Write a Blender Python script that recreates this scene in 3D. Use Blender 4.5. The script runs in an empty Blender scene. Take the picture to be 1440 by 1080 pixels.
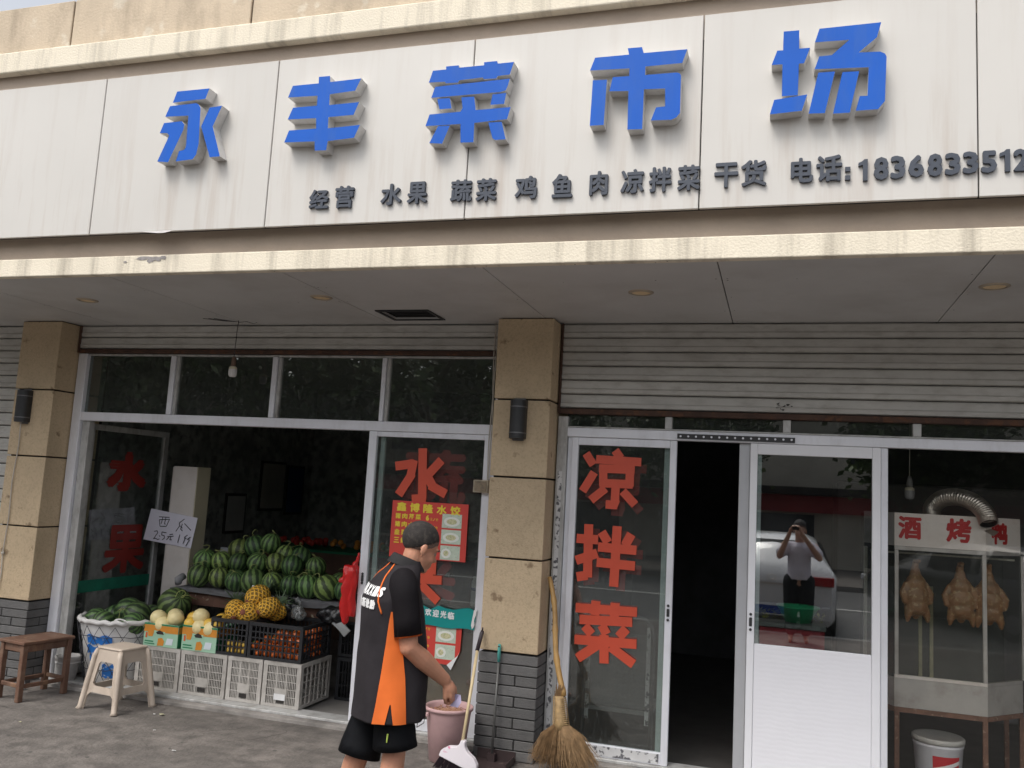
import bpy, bmesh, math, random
from mathutils import Vector, Matrix, noise
random.seed(7)
PI=math.pi
sc=bpy.context.scene
C=sc.collection
# ---------------------------------------------------------------- camera
cd=bpy.data.cameras.new('camera'); cam=bpy.data.objects.new('camera',cd); C.objects.link(cam)
cd.sensor_width=36.0; cd.lens=1223.16/1440*36; cd.clip_start=.02; cd.clip_end=600
yaw,pit,rol=.30302696,.12350245,.05564894
fw=Vector((-math.sin(yaw)*math.cos(pit),math.cos(yaw)*math.cos(pit),math.sin(pit)))
rt=Vector((math.cos(yaw),math.sin(yaw),0)); up=rt.cross(fw)
rt2=math.cos(rol)*rt+math.sin(rol)*up; up2=-math.sin(rol)*rt+math.cos(rol)*up
cam.matrix_world=Matrix(((rt2.x,up2.x,-fw.x,0),(rt2.y,up2.y,-fw.y,-5.93),(rt2.z,up2.z,-fw.z,1.738),(0,0,0,1)))
sc.camera=cam
# ---------------------------------------------------------------- sky, sun, exposure
SUN_EL=math.radians(58); SUN_AZ=math.radians(205)   # azimuth the light comes from, measured clockwise from +Y
w=bpy.data.worlds.new('World'); sc.world=w; w.use_nodes=True
nt=w.node_tree; bg=[n for n in nt.nodes if n.type=='BACKGROUND'][0]
sky=nt.nodes.new('ShaderNodeTexSky'); sky.sky_type='NISHITA'; sky.sun_disc=False
sky.sun_elevation=SUN_EL; sky.sun_rotation=SUN_AZ; sky.air_density=1.0; sky.dust_density=4.0; sky.ozone_density=1.0
hs=nt.nodes.new('ShaderNodeHueSaturation'); hs.inputs['Saturation'].default_value=.28
nt.links.new(sky.outputs[0],hs.inputs['Color']); nt.links.new(hs.outputs[0],bg.inputs[0]); bg.inputs[1].default_value=.15
sl=bpy.data.lights.new('sun','SUN'); sl.energy=1.1; sl.angle=math.radians(25); sl.color=(1,.95,.88)
so=bpy.data.objects.new('sun',sl); C.objects.link(so)
sd=Vector((math.sin(SUN_AZ)*math.cos(SUN_EL),math.cos(SUN_AZ)*math.cos(SUN_EL),math.sin(SUN_EL)))
so.rotation_euler=sd.to_track_quat('Z','Y').to_euler()
sc.view_settings.view_transform='Standard'; sc.view_settings.look='None'; sc.view_settings.gamma=1
sc.view_settings.exposure=0.66; sc.view_settings.use_curve_mapping=False
sc.cycles.max_bounces=8; sc.cycles.transparent_max_bounces=16; sc.cycles.glossy_bounces=4
# ---------------------------------------------------------------- materials
MT={}
def pm(name,col,rough=.6,metal=0,var=.12,vs=6,bump=.0,bs=60,spec=.5,vscale=(1,1,1),col2=None,thr=None,tw=.06,dirt=None,dirts=3,dirtscale=(1,1,1),dirtamt=.5,sub=0,coat=0,zfade=None,ovar=0):
    """procedural surface: base colour varied by noise, optional second colour patches, optional dirt, fine relief"""
    if name in MT: return MT[name]
    m=bpy.data.materials.new(name); m.use_nodes=True; n=m.node_tree.nodes; l=m.node_tree.links
    b=n['Principled BSDF']; b.inputs['Roughness'].default_value=rough; b.inputs['Metallic'].default_value=metal
    b.inputs['Specular IOR Level'].default_value=spec
    if sub: b.inputs['Subsurface Weight'].default_value=sub; b.inputs['Subsurface Scale'].default_value=.01
    if coat: b.inputs['Coat Weight'].default_value=coat
    tc=n.new('ShaderNodeTexCoord'); mp=n.new('ShaderNodeMapping'); mp.inputs['Scale'].default_value=vscale
    l.new(tc.outputs['Object'],mp.inputs[0])
    nz=n.new('ShaderNodeTexNoise'); nz.inputs['Scale'].default_value=vs; nz.inputs['Detail'].default_value=6; nz.inputs['Roughness'].default_value=.6
    l.new(mp.outputs[0],nz.inputs['Vector'])
    mr=n.new('ShaderNodeMapRange'); mr.inputs[1].default_value=.3; mr.inputs[2].default_value=.7
    mr.inputs[3].default_value=1-var; mr.inputs[4].default_value=1+var; l.new(nz.outputs[0],mr.inputs[0])
    mx=n.new('ShaderNodeMix'); mx.data_type='RGBA'; mx.blend_type='MULTIPLY'; mx.inputs[0].default_value=1
    mx.inputs[6].default_value=(*col,1); l.new(mr.outputs[0],mx.inputs[7]); out=mx.outputs[2]
    if ovar:       # each separate piece is a shade of its own
        oi=n.new('ShaderNodeObjectInfo'); ro=n.new('ShaderNodeMapRange'); ro.inputs[3].default_value=1-ovar; ro.inputs[4].default_value=1+ovar; l.new(oi.outputs['Random'],ro.inputs[0]); mo=n.new('ShaderNodeMix'); mo.data_type='RGBA'; mo.blend_type='MULTIPLY'; mo.inputs[0].default_value=1; l.new(out,mo.inputs[6]); l.new(ro.outputs[0],mo.inputs[7]); out=mo.outputs[2]
    if col2 is not None:
        n2=n.new('ShaderNodeTexNoise'); n2.inputs['Scale'].default_value=vs*2.3; n2.inputs['Detail'].default_value=5; l.new(mp.outputs[0],n2.inputs['Vector'])
        r2=n.new('ShaderNodeMapRange'); t=thr if thr else .55; r2.inputs[1].default_value=t; r2.inputs[2].default_value=t+tw; l.new(n2.outputs[0],r2.inputs[0])
        m2=n.new('ShaderNodeMix'); m2.data_type='RGBA'; l.new(r2.outputs[0],m2.inputs[0]); l.new(out,m2.inputs[6]); m2.inputs[7].default_value=(*col2,1); out=m2.outputs[2]
    if dirt is not None:
        mp3=n.new('ShaderNodeMapping'); mp3.inputs['Scale'].default_value=dirtscale; l.new(tc.outputs['Object'],mp3.inputs[0])
        n3=n.new('ShaderNodeTexNoise'); n3.inputs['Scale'].default_value=dirts; n3.inputs['Detail'].default_value=8; n3.inputs['Roughness'].default_value=.65; l.new(mp3.outputs[0],n3.inputs['Vector'])
        r3=n.new('ShaderNodeMapRange'); r3.inputs[1].default_value=.48; r3.inputs[2].default_value=.78; r3.inputs[4].default_value=dirtamt; l.new(n3.outputs[0],r3.inputs[0]); fac=r3.outputs[0]
        if zfade:      # the stain thins out with height: (full below z0, weaker above z1)
            sz=n.new('ShaderNodeSeparateXYZ'); l.new(tc.outputs['Object'],sz.inputs[0]); rz=n.new('ShaderNodeMapRange'); rz.inputs[1].default_value=zfade[0]; rz.inputs[2].default_value=zfade[1]; rz.inputs[3].default_value=1; rz.inputs[4].default_value=zfade[2]; l.new(sz.outputs[2],rz.inputs[0]); mz=n.new('ShaderNodeMath'); mz.operation='MULTIPLY'; l.new(fac,mz.inputs[0]); l.new(rz.outputs[0],mz.inputs[1]); fac=mz.outputs[0]
        m3=n.new('ShaderNodeMix'); m3.data_type='RGBA'; l.new(fac,m3.inputs[0]); l.new(out,m3.inputs[6]); m3.inputs[7].default_value=(*dirt,1); out=m3.outputs[2]
    l.new(out,b.inputs['Base Color'])
    if bump:
        nb=n.new('ShaderNodeTexNoise'); nb.inputs['Scale'].default_value=bs; nb.inputs['Detail'].default_value=4; l.new(mp.outputs[0],nb.inputs['Vector'])
        bp=n.new('ShaderNodeBump'); bp.inputs['Strength'].default_value=bump; bp.inputs['Distance'].default_value=.01; l.new(nb.outputs[0],bp.inputs['Height']); l.new(bp.outputs[0],b.inputs['Normal'])
    MT[name]=m; return m
def glassmat(name,tint=(.8,.85,.83),ior=1.8,rough=0,haze=0):
    if name in MT: return MT[name]
    m=bpy.data.materials.new(name); m.use_nodes=True; n=m.node_tree.nodes; l=m.node_tree.links; n.clear()
    o=n.new('ShaderNodeOutputMaterial'); tr=n.new('ShaderNodeBsdfTransparent'); tr.inputs[0].default_value=(*tint,1)
    gl=n.new('ShaderNodeBsdfGlossy'); gl.inputs['Roughness'].default_value=rough; gl.inputs[0].default_value=(1,1,1,1)
    lw=n.new('ShaderNodeLayerWeight'); lw.inputs[0].default_value=.5; pw5=n.new('ShaderNodeMath'); pw5.operation='POWER'; pw5.inputs[1].default_value=5; l.new(lw.outputs['Facing'],pw5.inputs[0])
    f0=((ior-1)/(ior+1))**2; fr=n.new('ShaderNodeMath'); fr.operation='MULTIPLY_ADD'; fr.inputs[1].default_value=1-f0; fr.inputs[2].default_value=f0; l.new(pw5.outputs[0],fr.inputs[0]); mx=n.new('ShaderNodeMixShader')
    l.new(fr.outputs[0],mx.inputs[0]); l.new(tr.outputs[0],mx.inputs[1]); l.new(gl.outputs[0],mx.inputs[2])
    last=mx.outputs[0]
    if haze:      # streaky pale haze mixed over the pane, lifting its tone
        df=n.new('ShaderNodeBsdfDiffuse'); df.inputs[0].default_value=(.5,.52,.5,1)
        tc=n.new('ShaderNodeTexCoord'); mp=n.new('ShaderNodeMapping'); mp.inputs['Scale'].default_value=(30,30,7); nz=n.new('ShaderNodeTexNoise'); nz.inputs['Scale'].default_value=2.2; nz.inputs['Detail'].default_value=8; nz.inputs['Roughness'].default_value=.7
        l.new(tc.outputs['Object'],mp.inputs[0]); l.new(mp.outputs[0],nz.inputs['Vector'])
        r=n.new('ShaderNodeMapRange'); r.inputs[1].default_value=.55; r.inputs[2].default_value=.85; r.inputs[3].default_value=haze*.25; r.inputs[4].default_value=haze*2.5; l.new(nz.outputs[0],r.inputs[0])
        m2=n.new('ShaderNodeMixShader'); l.new(r.outputs[0],m2.inputs[0]); l.new(last,m2.inputs[1]); l.new(df.outputs[0],m2.inputs[2]); last=m2.outputs[0]
    l.new(last,o.inputs[0]); MT[name]=m; return m
# ---------------------------------------------------------------- object helpers
def wm(o):
    M=o.matrix_basis.copy()
    while o.parent: o=o.parent; M=o.matrix_basis@M
    return M
def obj(name,bm,mat,parent=None,smooth=False,label=None,local=False):
    me=bpy.data.meshes.new(name)
    if parent is not None and not local: bm.transform(wm(parent).inverted())
    bm.normal_update(); bm.to_mesh(me); bm.free()
    for m in (mat if isinstance(mat,(list,tuple)) else [mat]): me.materials.append(m)
    if smooth: me.polygons.foreach_set('use_smooth',[True]*len(me.polygons))
    o=bpy.data.objects.new(name,me); C.objects.link(o); o.parent=parent
    if label: o['label']=label
    return o
def tag(o,label,cat,group=None):
    o['label']=label; o['category']=cat
    if group: o['group']=group
    return o
def struct(o): o['kind']='structure'; return o
def thing(name,label,cat,loc=(0,0,0),rz=0,group=None):
    o=bpy.data.objects.new(name,None); C.objects.link(o); o.location=loc; o.rotation_euler=(0,0,rz); o.empty_display_size=.05
    tag(o,label,cat,group); return o
def single(name,bm,mat,loc,label,cat,group=None,smooth=False):
    """a thing that is one mesh, its geometry given in world metres and its origin moved to its base"""
    me=bpy.data.meshes.new(name); bm.transform(Matrix.Translation(-Vector(loc))); bm.normal_update(); bm.to_mesh(me); bm.free()
    for m in (mat if isinstance(mat,(list,tuple)) else [mat]): me.materials.append(m)
    if smooth: me.polygons.foreach_set('use_smooth',[True]*len(me.polygons))
    o=bpy.data.objects.new(name,me); C.objects.link(o); o.location=loc; tag(o,label,cat,group); return o
def link_copy(src,loc,rot=None,label=None,group=None,parent=None,scale=None):
    o=src.copy(); C.objects.link(o); o.location=loc
    if rot is not None: o.rotation_euler=rot
    if scale is not None: o.scale=scale
    if label: o['label']=label
    if group: o['group']=group
    if parent is not None: o.parent=parent
    for ch in list(src.children):
        c=ch.copy(); C.objects.link(c); c.parent=o
        for g in list(ch.children):
            d=g.copy(); C.objects.link(d); d.parent=c
    return o
def nb(): return bmesh.new()
def box(bm,x0,x1,y0,y1,z0,z1,mi=0,bev=0):
    v=[bm.verts.new(p) for p in ((x0,y0,z0),(x1,y0,z0),(x1,y1,z0),(x0,y1,z0),(x0,y0,z1),(x1,y0,z1),(x1,y1,z1),(x0,y1,z1))]
    fs=[bm.faces.new([v[i] for i in q]) for q in ((0,3,2,1),(4,5,6,7),(0,1,5,4),(1,2,6,5),(2,3,7,6),(3,0,4,7))]
    for f in fs: f.material_index=mi
    if bev:
        es=list({e for f in fs for e in f.edges})
        bmesh.ops.bevel(bm,geom=es,offset=bev,segments=2 if bev>.004 else 1,affect='EDGES',profile=.5)
    return v
def bx(x0,x1,y0,y1,z0,z1,bev=0,mi=0):
    bm=nb(); box(bm,x0,x1,y0,y1,z0,z1,mi,bev); return bm
def frame_of(d):
    d=Vector(d).normalized(); a=Vector((0,0,1)) if abs(d.z)<.9 else Vector((1,0,0))
    u=d.cross(a).normalized(); return u,d.cross(u).normalized()
def tube(bm,pts,r,seg=8,cap=True,mi=0,sq=None):
    """swept tube; r a number or list; parallel transported frame"""
    pts=[Vector(p) for p in pts]; n=len(pts); rs=r if isinstance(r,(list,tuple)) else [r]*n
    rings=[]; u=None
    for i,p in enumerate(pts):
        d=(pts[min(i+1,n-1)]-pts[max(i-1,0)])
        if d.length<1e-9: d=Vector((0,0,1))
        d.normalize()
        if u is None: u,_=frame_of(d)
        u=(u-d*u.dot(d)); 
        if u.length<1e-6: u,_=frame_of(d)
        u.normalize(); v=d.cross(u)
        rings.append([bm.verts.new(p+(u*math.cos(2*PI*k/seg)+v*math.sin(2*PI*k/seg)*(sq or 1))*rs[i]) for k in range(seg)])
    for i in range(n-1):
        for k in range(seg):
            f=bm.faces.new((rings[i][k],rings[i][(k+1)%seg],rings[i+1][(k+1)%seg],rings[i+1][k])); f.material_index=mi
    if cap:
        f=bm.faces.new(rings[0][::-1]); f.material_index=mi; f=bm.faces.new(rings[-1]); f.material_index=mi
def lathe(bm,prof,cx=0,cy=0,seg=32,mi=0,cz=0,wob=None):
    """revolve (r,z) profile round a vertical axis"""
    rings=[]
    for r,z in prof:
        if r<1e-5: rings.append([bm.verts.new((cx,cy,z+cz))]*seg)
        else: rings.append([bm.verts.new((cx+r*math.cos(2*PI*k/seg),cy+r*math.sin(2*PI*k/seg),z+cz)) for k in range(seg)])
    for a,b in zip(rings,rings[1:]):
        for k in range(seg):
            q=[a[k],a[(k+1)%seg],b[(k+1)%seg],b[k]]; u=[]
            for v in q:
                if v not in u: u.append(v)
            if len(u)>2:
                f=bm.faces.new(u); f.material_index=mi
def prism_y(bm,poly,y0,y1,mi=0,ms=None):
    """extrude an (x,z) outline from y0 (front, towards the street) to y1"""
    a=sum(poly[i][0]*poly[(i+1)%len(poly)][1]-poly[(i+1)%len(poly)][0]*poly[i][1] for i in range(len(poly)))
    if a<0: poly=poly[::-1]
    f=[bm.verts.new((x,y0,z)) for x,z in poly]; k=[bm.verts.new((x,y1,z)) for x,z in poly]
    q=bm.faces.new(f); q.material_index=mi; q=bm.faces.new(k[::-1]); q.material_index=ms if ms is not None else mi
    n=len(poly)
    for i in range(n):
        q=bm.faces.new((f[i],k[i],k[(i+1)%n],f[(i+1)%n])); q.material_index=ms if ms is not None else mi
def ball(bm,c,r,seg=16,rings=10,mi=0,sc3=(1,1,1)):
    M=Matrix.Translation(c)@Matrix.Diagonal((r*sc3[0],r*sc3[1],r*sc3[2],1))
    ret=bmesh.ops.create_uvsphere(bm,u_segments=seg,v_segments=rings,radius=1,matrix=M)
    if mi:
        for v in ret['verts']:
            for f in v.link_faces: f.material_index=mi
def blob_mesh(parts,voxel,smooth=6,extra=None):
    """parts: list of (points, radii) chains and ('e',centre,(rx,ry,rz),rot) ellipsoids, fused by voxel remeshing to one skin"""
    bm=nb()
    for p in parts:
        if p[0]=='e':
            M=Matrix.Translation(p[1])@(p[3] if len(p)>3 else Matrix.Identity(4))@Matrix.Diagonal((*p[2],1))
            bmesh.ops.create_icosphere(bm,subdivisions=3,radius=1,matrix=M)
        else:
            pts,rs=p
            tube(bm,pts,list(rs),seg=14)
            for q,r in zip(pts,rs): bmesh.ops.create_icosphere(bm,subdivisions=2,radius=r,matrix=Matrix.Translation(q))
    me=bpy.data.meshes.new('blob'); bm.to_mesh(me); bm.free()
    o=bpy.data.objects.new('blob',me); C.objects.link(o)
    md=o.modifiers.new('r','REMESH'); md.mode='VOXEL'; md.voxel_size=voxel
    if smooth: s=o.modifiers.new('s','SMOOTH'); s.factor=.5; s.iterations=smooth
    dg=bpy.context.evaluated_depsgraph_get(); ev=o.evaluated_get(dg); out=bpy.data.meshes.new_from_object(ev)
    b2=nb(); b2.from_mesh(out); bpy.data.objects.remove(o); bpy.data.meshes.remove(me); bpy.data.meshes.remove(out)
    return b2
_gc={}
def glyph_base(ch):
    if ch in _gc: return _gc[ch]
    cu=bpy.data.curves.new('glyph','FONT'); cu.body=ch; cu.resolution_u=2; cu.extrude=.5
    o=bpy.data.objects.new('glyph',cu); C.objects.link(o)
    dg=bpy.context.evaluated_depsgraph_get(); me=bpy.data.meshes.new_from_object(o.evaluated_get(dg))
    vs=[v.co.copy() for v in me.vertices]; fs=[tuple(p.vertices) for p in me.polygons]
    bpy.data.objects.remove(o); bpy.data.curves.remove(cu); bpy.data.meshes.remove(me)
    x0=min(v.x for v in vs);x1=max(v.x for v in vs);y0=min(v.y for v in vs);y1=max(v.y for v in vs)
    _gc[ch]=([( (v.x-x0)/(x1-x0),(v.y-y0)/(y1-y0),v.z) for v in vs],fs,(x1-x0)/(y1-y0)); return _gc[ch]
def glyph(bm,ch,M,w,h,depth,bold=0,mi=0,n=8):
    """write one character: M maps (x right, y up, z towards the reader) to the world; outline grown by `bold` through offset copies"""
    vs,fs,_=glyph_base(ch); offs=[(0,0)]
    if bold: offs+=[(math.cos(2*PI*k/n)*bold,math.sin(2*PI*k/n)*bold) for k in range(n)]
    W_=w-2*bold; H_=h-2*bold
    for i,(dx,dy) in enumerate(offs):
        t=depth+(.00025 if depth<.01 else .0004)*i
        bv=[bm.verts.new(M@Vector((bold+x*W_+dx,bold+y*H_+dy,(z+.5)*t))) for x,y,z in vs]
        for f in fs:
            try: q=bm.faces.new([bv[k] for k in f]); q.material_index=mi
            except ValueError: pass
def strokes(bm,lst,wd,y0,th,mi=0):
    """flat cut strips: each polyline (x,z) becomes a band of width wd on the plane y0, bands stacked by a hair"""
    for i,pl in enumerate(lst):
        y=y0-.0003*i
        for k in range(len(pl)-1):
            a=Vector(pl[k]); b=Vector(pl[k+1]); d=(b-a).normalized(); nn=Vector((-d.y,d.x))*wd/2; yy=y-.00009*k
            if k>0: a=a-d*wd*.42
            if k<len(pl)-2: b=b+d*wd*.1
            prism_y(bm,[tuple(a+nn),tuple(b+nn),tuple(b-nn),tuple(a-nn)],yy-th,yy,mi)
def facing(x,y,z): # text frame on a wall that faces the street (-Y)
    return Matrix(((1,0,0,x),(0,0,-1,y),(0,1,0,z),(0,0,0,1)))
ORD=['first','second','third','fourth','fifth','sixth','seventh','eighth','ninth','tenth','eleventh','twelfth','thirteenth','fourteenth','fifteenth','sixteenth']
# ---- outlines measured on their own planes, in metres (x, z)
BIG = [[[(-3.516,4.024),(-3.287,4.024),(-3.308,3.96),(-3.539,3.955)],[(-3.558,3.935),(-3.372,3.939),(-3.353,3.929),(-3.337,3.906),(-3.324,3.684),(-3.334,3.616),(-3.355,3.588),(-3.473,3.582),(-3.458,3.645),(-3.422,3.651),(-3.412,3.669),(-3.418,3.864),(-3.584,3.87)],[(-3.589,3.831),(-3.462,3.833),(-3.441,3.81),(-3.444,3.778),(-3.529,3.581),(-3.608,3.59),(-3.548,3.732),(-3.542,3.75),(-3.558,3.765),(-3.612,3.769)],[(-3.275,3.904),(-3.189,3.909),(-3.24,3.784),(-3.169,3.595),(-3.239,3.594),(-3.321,3.79)]],[[(-2.554,4.028),(-2.483,4.027),(-2.478,3.99),(-2.283,3.994),(-2.315,3.924),(-2.474,3.916),(-2.472,3.852),(-2.285,3.854),(-2.313,3.781),(-2.47,3.78),(-2.468,3.714),(-2.268,3.719),(-2.299,3.646),(-2.462,3.638),(-2.467,3.585),(-2.54,3.587),(-2.546,3.642),(-2.742,3.649),(-2.718,3.719),(-2.543,3.718),(-2.549,3.78),(-2.733,3.786),(-2.705,3.855),(-2.551,3.855),(-2.552,3.914),(-2.744,3.92),(-2.719,3.989),(-2.552,3.989)]],[[(-1.85,3.998),(-1.772,3.998),(-1.774,4.015),(-1.7,4.015),(-1.698,4.001),(-1.554,4.001),(-1.555,4.018),(-1.482,4.018),(-1.477,4.003),(-1.386,4.003),(-1.406,3.934),(-1.473,3.932),(-1.481,3.919),(-1.552,3.922),(-1.557,3.932),(-1.692,3.928),(-1.699,3.915),(-1.771,3.918),(-1.773,3.927),(-1.869,3.931)],[(-1.83,3.904),(-1.404,3.912),(-1.412,3.878),(-1.423,3.848),(-1.451,3.841),(-1.849,3.842)],[(-1.814,3.834),(-1.741,3.833),(-1.726,3.772),(-1.796,3.773)],[(-1.497,3.833),(-1.42,3.834),(-1.429,3.774),(-1.506,3.775)],[(-1.675,3.832),(-1.601,3.83),(-1.588,3.753),(-1.392,3.754),(-1.408,3.688),(-1.591,3.681),(-1.589,3.573),(-1.663,3.576),(-1.67,3.681),(-1.873,3.684),(-1.854,3.749),(-1.675,3.751),(-1.664,3.77)],[(-1.8,3.679),(-1.731,3.677),(-1.769,3.578),(-1.844,3.586)],[(-1.513,3.678),(-1.438,3.677),(-1.41,3.578),(-1.468,3.578),(-1.484,3.589)]],[[(-0.779,4.017),(-0.706,4.016),(-0.696,3.983),(-0.478,3.981),(-0.501,3.91),(-0.685,3.909),(-0.685,3.864),(-0.527,3.863),(-0.511,3.856),(-0.505,3.842),(-0.504,3.648),(-0.522,3.626),(-0.546,3.616),(-0.647,3.62),(-0.624,3.687),(-0.579,3.689),(-0.582,3.783),(-0.688,3.788),(-0.689,3.578),(-0.764,3.581),(-0.767,3.786),(-0.865,3.793),(-0.85,3.868),(-0.766,3.866),(-0.766,3.907),(-0.971,3.915),(-0.947,3.983),(-0.771,3.982)],[(-0.954,3.861),(-0.88,3.858),(-0.887,3.615),(-0.959,3.616)]],[[(-0.019,4.024),(0.053,4.023),(0.054,3.929),(0.104,3.928),(0.077,3.852),(0.054,3.852),(0.051,3.693),(-0.022,3.694),(-0.022,3.856),(-0.072,3.857),(-0.047,3.929),(-0.02,3.928)],[(-0.057,3.679),(0.094,3.694),(0.07,3.614),(-0.076,3.607)],[(0.145,4.022),(0.419,4.024),(0.401,3.951),(0.321,3.883),(0.415,3.878),(0.436,3.866),(0.443,3.85),(0.436,3.633),(0.407,3.595),(0.31,3.595),(0.327,3.666),(0.361,3.665),(0.365,3.805),(0.125,3.818),(0.146,3.881),(0.202,3.882),(0.279,3.951),(0.125,3.954)],[(0.142,3.8),(0.217,3.799),(0.174,3.595),(0.101,3.598)],[(0.25,3.793),(0.324,3.791),(0.284,3.589),(0.21,3.59)]]]
LIANG = [[(-1.286,2.033),(-1.232,1.955)],[(-1.222,1.905),(-1.299,1.771)],[(-1.084,2.061),(-1.045,2.01)],[(-1.213,1.995),(-0.902,1.988)],[(-1.19,1.933),(-0.944,1.934)],[(-1.161,1.944),(-1.156,1.815)],[(-0.977,1.944),(-0.975,1.82)],[(-1.181,1.833),(-0.953,1.835)],[(-1.07,1.827),(-1.071,1.707),(-1.077,1.69),(-1.134,1.691)],[(-1.139,1.799),(-1.238,1.713)],[(-1.02,1.786),(-0.932,1.699)]]
BAN = [[(-1.245,1.55),(-1.238,1.193)],[(-1.239,1.207),(-1.313,1.191)],[(-1.325,1.449),(-1.176,1.449)],[(-1.323,1.3),(-1.177,1.359)],[(-1.154,1.504),(-1.107,1.435)],[(-0.95,1.503),(-0.99,1.424)],[(-1.174,1.402),(-0.912,1.397)],[(-1.179,1.299),(-0.918,1.293)],[(-1.048,1.549),(-1.056,1.146)]]
CAI = [[(-1.31,0.986),(-0.894,0.993)],[(-1.173,1.042),(-1.176,0.948)],[(-1.042,1.04),(-1.043,0.951)],[(-1.28,0.911),(-0.923,0.926)],[(-1.243,0.872),(-1.192,0.821)],[(-1.127,0.888),(-1.091,0.831)],[(-0.959,0.881),(-1.009,0.821)],[(-1.308,0.777),(-0.889,0.787)],[(-1.108,0.825),(-1.1,0.641)],[(-1.137,0.766),(-1.282,0.655)],[(-1.064,0.755),(-0.903,0.657)]]
SHUI = [[(-2.508,2.021),(-2.486,1.656),(-2.568,1.646)],[(-2.716,1.881),(-2.576,1.905),(-2.591,1.811),(-2.675,1.672)],[(-2.354,1.941),(-2.449,1.833)],[(-2.48,1.858),(-2.409,1.745),(-2.304,1.697)]]
GUO = [[(-2.649,1.313),(-2.365,1.312)],[(-2.632,1.314),(-2.634,1.11)],[(-2.376,1.312),(-2.373,1.121)],[(-2.63,1.212),(-2.374,1.216)],[(-2.635,1.125),(-2.363,1.132)],[(-2.676,1.076),(-2.294,1.087)],[(-2.504,1.323),(-2.489,0.901)],[(-2.528,1.048),(-2.646,0.912)],[(-2.45,1.045),(-2.311,0.937)]]
PRICE = [[(-4.957,1.371),(-4.852,1.372)],[(-4.919,1.37),(-4.925,1.327),(-4.931,1.314)],[(-4.887,1.37),(-4.896,1.316),(-4.884,1.314)],[(-4.951,1.347),(-4.937,1.294)],[(-4.951,1.347),(-4.85,1.357),(-4.874,1.298)],[(-4.937,1.293),(-4.874,1.297)],[(-4.703,1.368),(-4.75,1.332),(-4.743,1.31),(-4.776,1.262)],[(-4.718,1.327),(-4.732,1.284),(-4.711,1.27)],[(-4.735,1.307),(-4.714,1.292)],[(-4.699,1.332),(-4.631,1.28)],[(-4.99,1.248),(-4.96,1.255),(-4.951,1.24),(-4.987,1.188),(-4.968,1.193),(-4.947,1.184),(-4.928,1.19)],[(-4.935,1.216),(-4.923,1.211)],[(-4.91,1.249),(-4.91,1.224),(-4.884,1.219),(-4.88,1.2),(-4.9,1.184)],[(-4.91,1.249),(-4.864,1.244)],[(-4.833,1.232),(-4.799,1.238)],[(-4.852,1.214),(-4.791,1.222)],[(-4.829,1.217),(-4.857,1.187)],[(-4.815,1.219),(-4.824,1.191),(-4.806,1.191)],[(-4.731,1.239),(-4.745,1.171)],[(-4.655,1.24),(-4.683,1.221),(-4.678,1.204),(-4.692,1.168)],[(-4.681,1.217),(-4.661,1.209)],[(-4.625,1.225),(-4.649,1.208),(-4.656,1.202)],[(-4.64,1.207),(-4.634,1.198),(-4.662,1.152)]]
PRICEBOARD = [(-5.044,1.435),(-4.578,1.384),(-4.617,1.133),(-5.091,1.176)]
SMALL = [('经', -2.55, 3.341, 0.124, 0.114), ('营', -2.389, 3.346, 0.117, 0.13), ('水', -2.097, 3.346, 0.126, 0.124), ('果', -1.94, 3.348, 0.119, 0.126), ('蔬', -1.681, 3.347, 0.124, 0.124), ('菜', -1.537, 3.345, 0.117, 0.127), ('鸡', -1.314, 3.346, 0.122, 0.125), ('鱼', -1.116, 3.345, 0.111, 0.128), ('肉', -0.922, 3.348, 0.097, 0.13), ('凉', -0.747, 3.349, 0.12, 0.128), ('拌', -0.605, 3.351, 0.115, 0.131), ('菜', -0.463, 3.352, 0.112, 0.133), ('干', -0.28, 3.355, 0.116, 0.128), ('货', -0.148, 3.358, 0.121, 0.134), ('电', 0.077, 3.359, 0.104, 0.125), ('话', 0.201, 3.362, 0.118, 0.131), (':', 0.284, 3.331, 0.022, 0.063), ('1', 0.356, 3.344, 0.041, 0.098), ('8', 0.431, 3.347, 0.065, 0.104), ('3', 0.504, 3.349, 0.064, 0.104), ('6', 0.582, 3.35, 0.067, 0.1), ('8', 0.662, 3.35, 0.063, 0.103), ('3', 0.737, 3.351, 0.065, 0.099), ('3', 0.811, 3.353, 0.064, 0.098), ('5', 0.887, 3.352, 0.064, 0.098), ('1', 0.954, 3.354, 0.037, 0.097), ('2', 1.018, 3.353, 0.062, 0.097)]
# ================================================================= SETTING: ground, road
m_conc=pm('worn_concrete',(.155,.139,.126),.85,var=.32,vs=3.1,bump=.9,bs=38,col2=(.10,.09,.082),thr=.42,tw=.25,dirt=(.045,.04,.036),dirts=8,dirtamt=.55,dirtscale=(1,1.8,1))
m_asph=pm('asphalt',(.10,.10,.10),.9,var=.2,vs=3,bump=.6,bs=90)
m_kerb=pm('kerb_stone',(.3,.29,.27),.8,var=.15,vs=4,bump=.3)
struct(obj('sidewalk',bx(-45,35,-7.05,-.13,-.25,0),m_conc))
struct(obj('threshold',bx(-30,20,-.13,.12,-.25,.026,bev=.006),pm('threshold_stone',(.3,.28,.26),.8,var=.25,vs=5,bump=.5,dirt=(.06,.055,.05),dirts=3,dirtamt=.8)))
struct(obj('kerb',bx(-45,35,-7.2,-7.052,-.26,.004,bev=.01),m_kerb))
struct(obj('road',bx(-60,50,-16,-7.2,-.3,-.12),m_asph))
struct(obj('ground',bx(-300,300,-300,300,-.6,-.3),pm('bare_ground',(.12,.115,.1),.9,var=.2,vs=.3)))
# a few white marks and lane line on the road
struct(obj('lane_line',bx(-40,40,-12.06,-11.94,-.12,-.114),pm('road_paint',(.6,.6,.57),.7,var=.1)))
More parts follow.
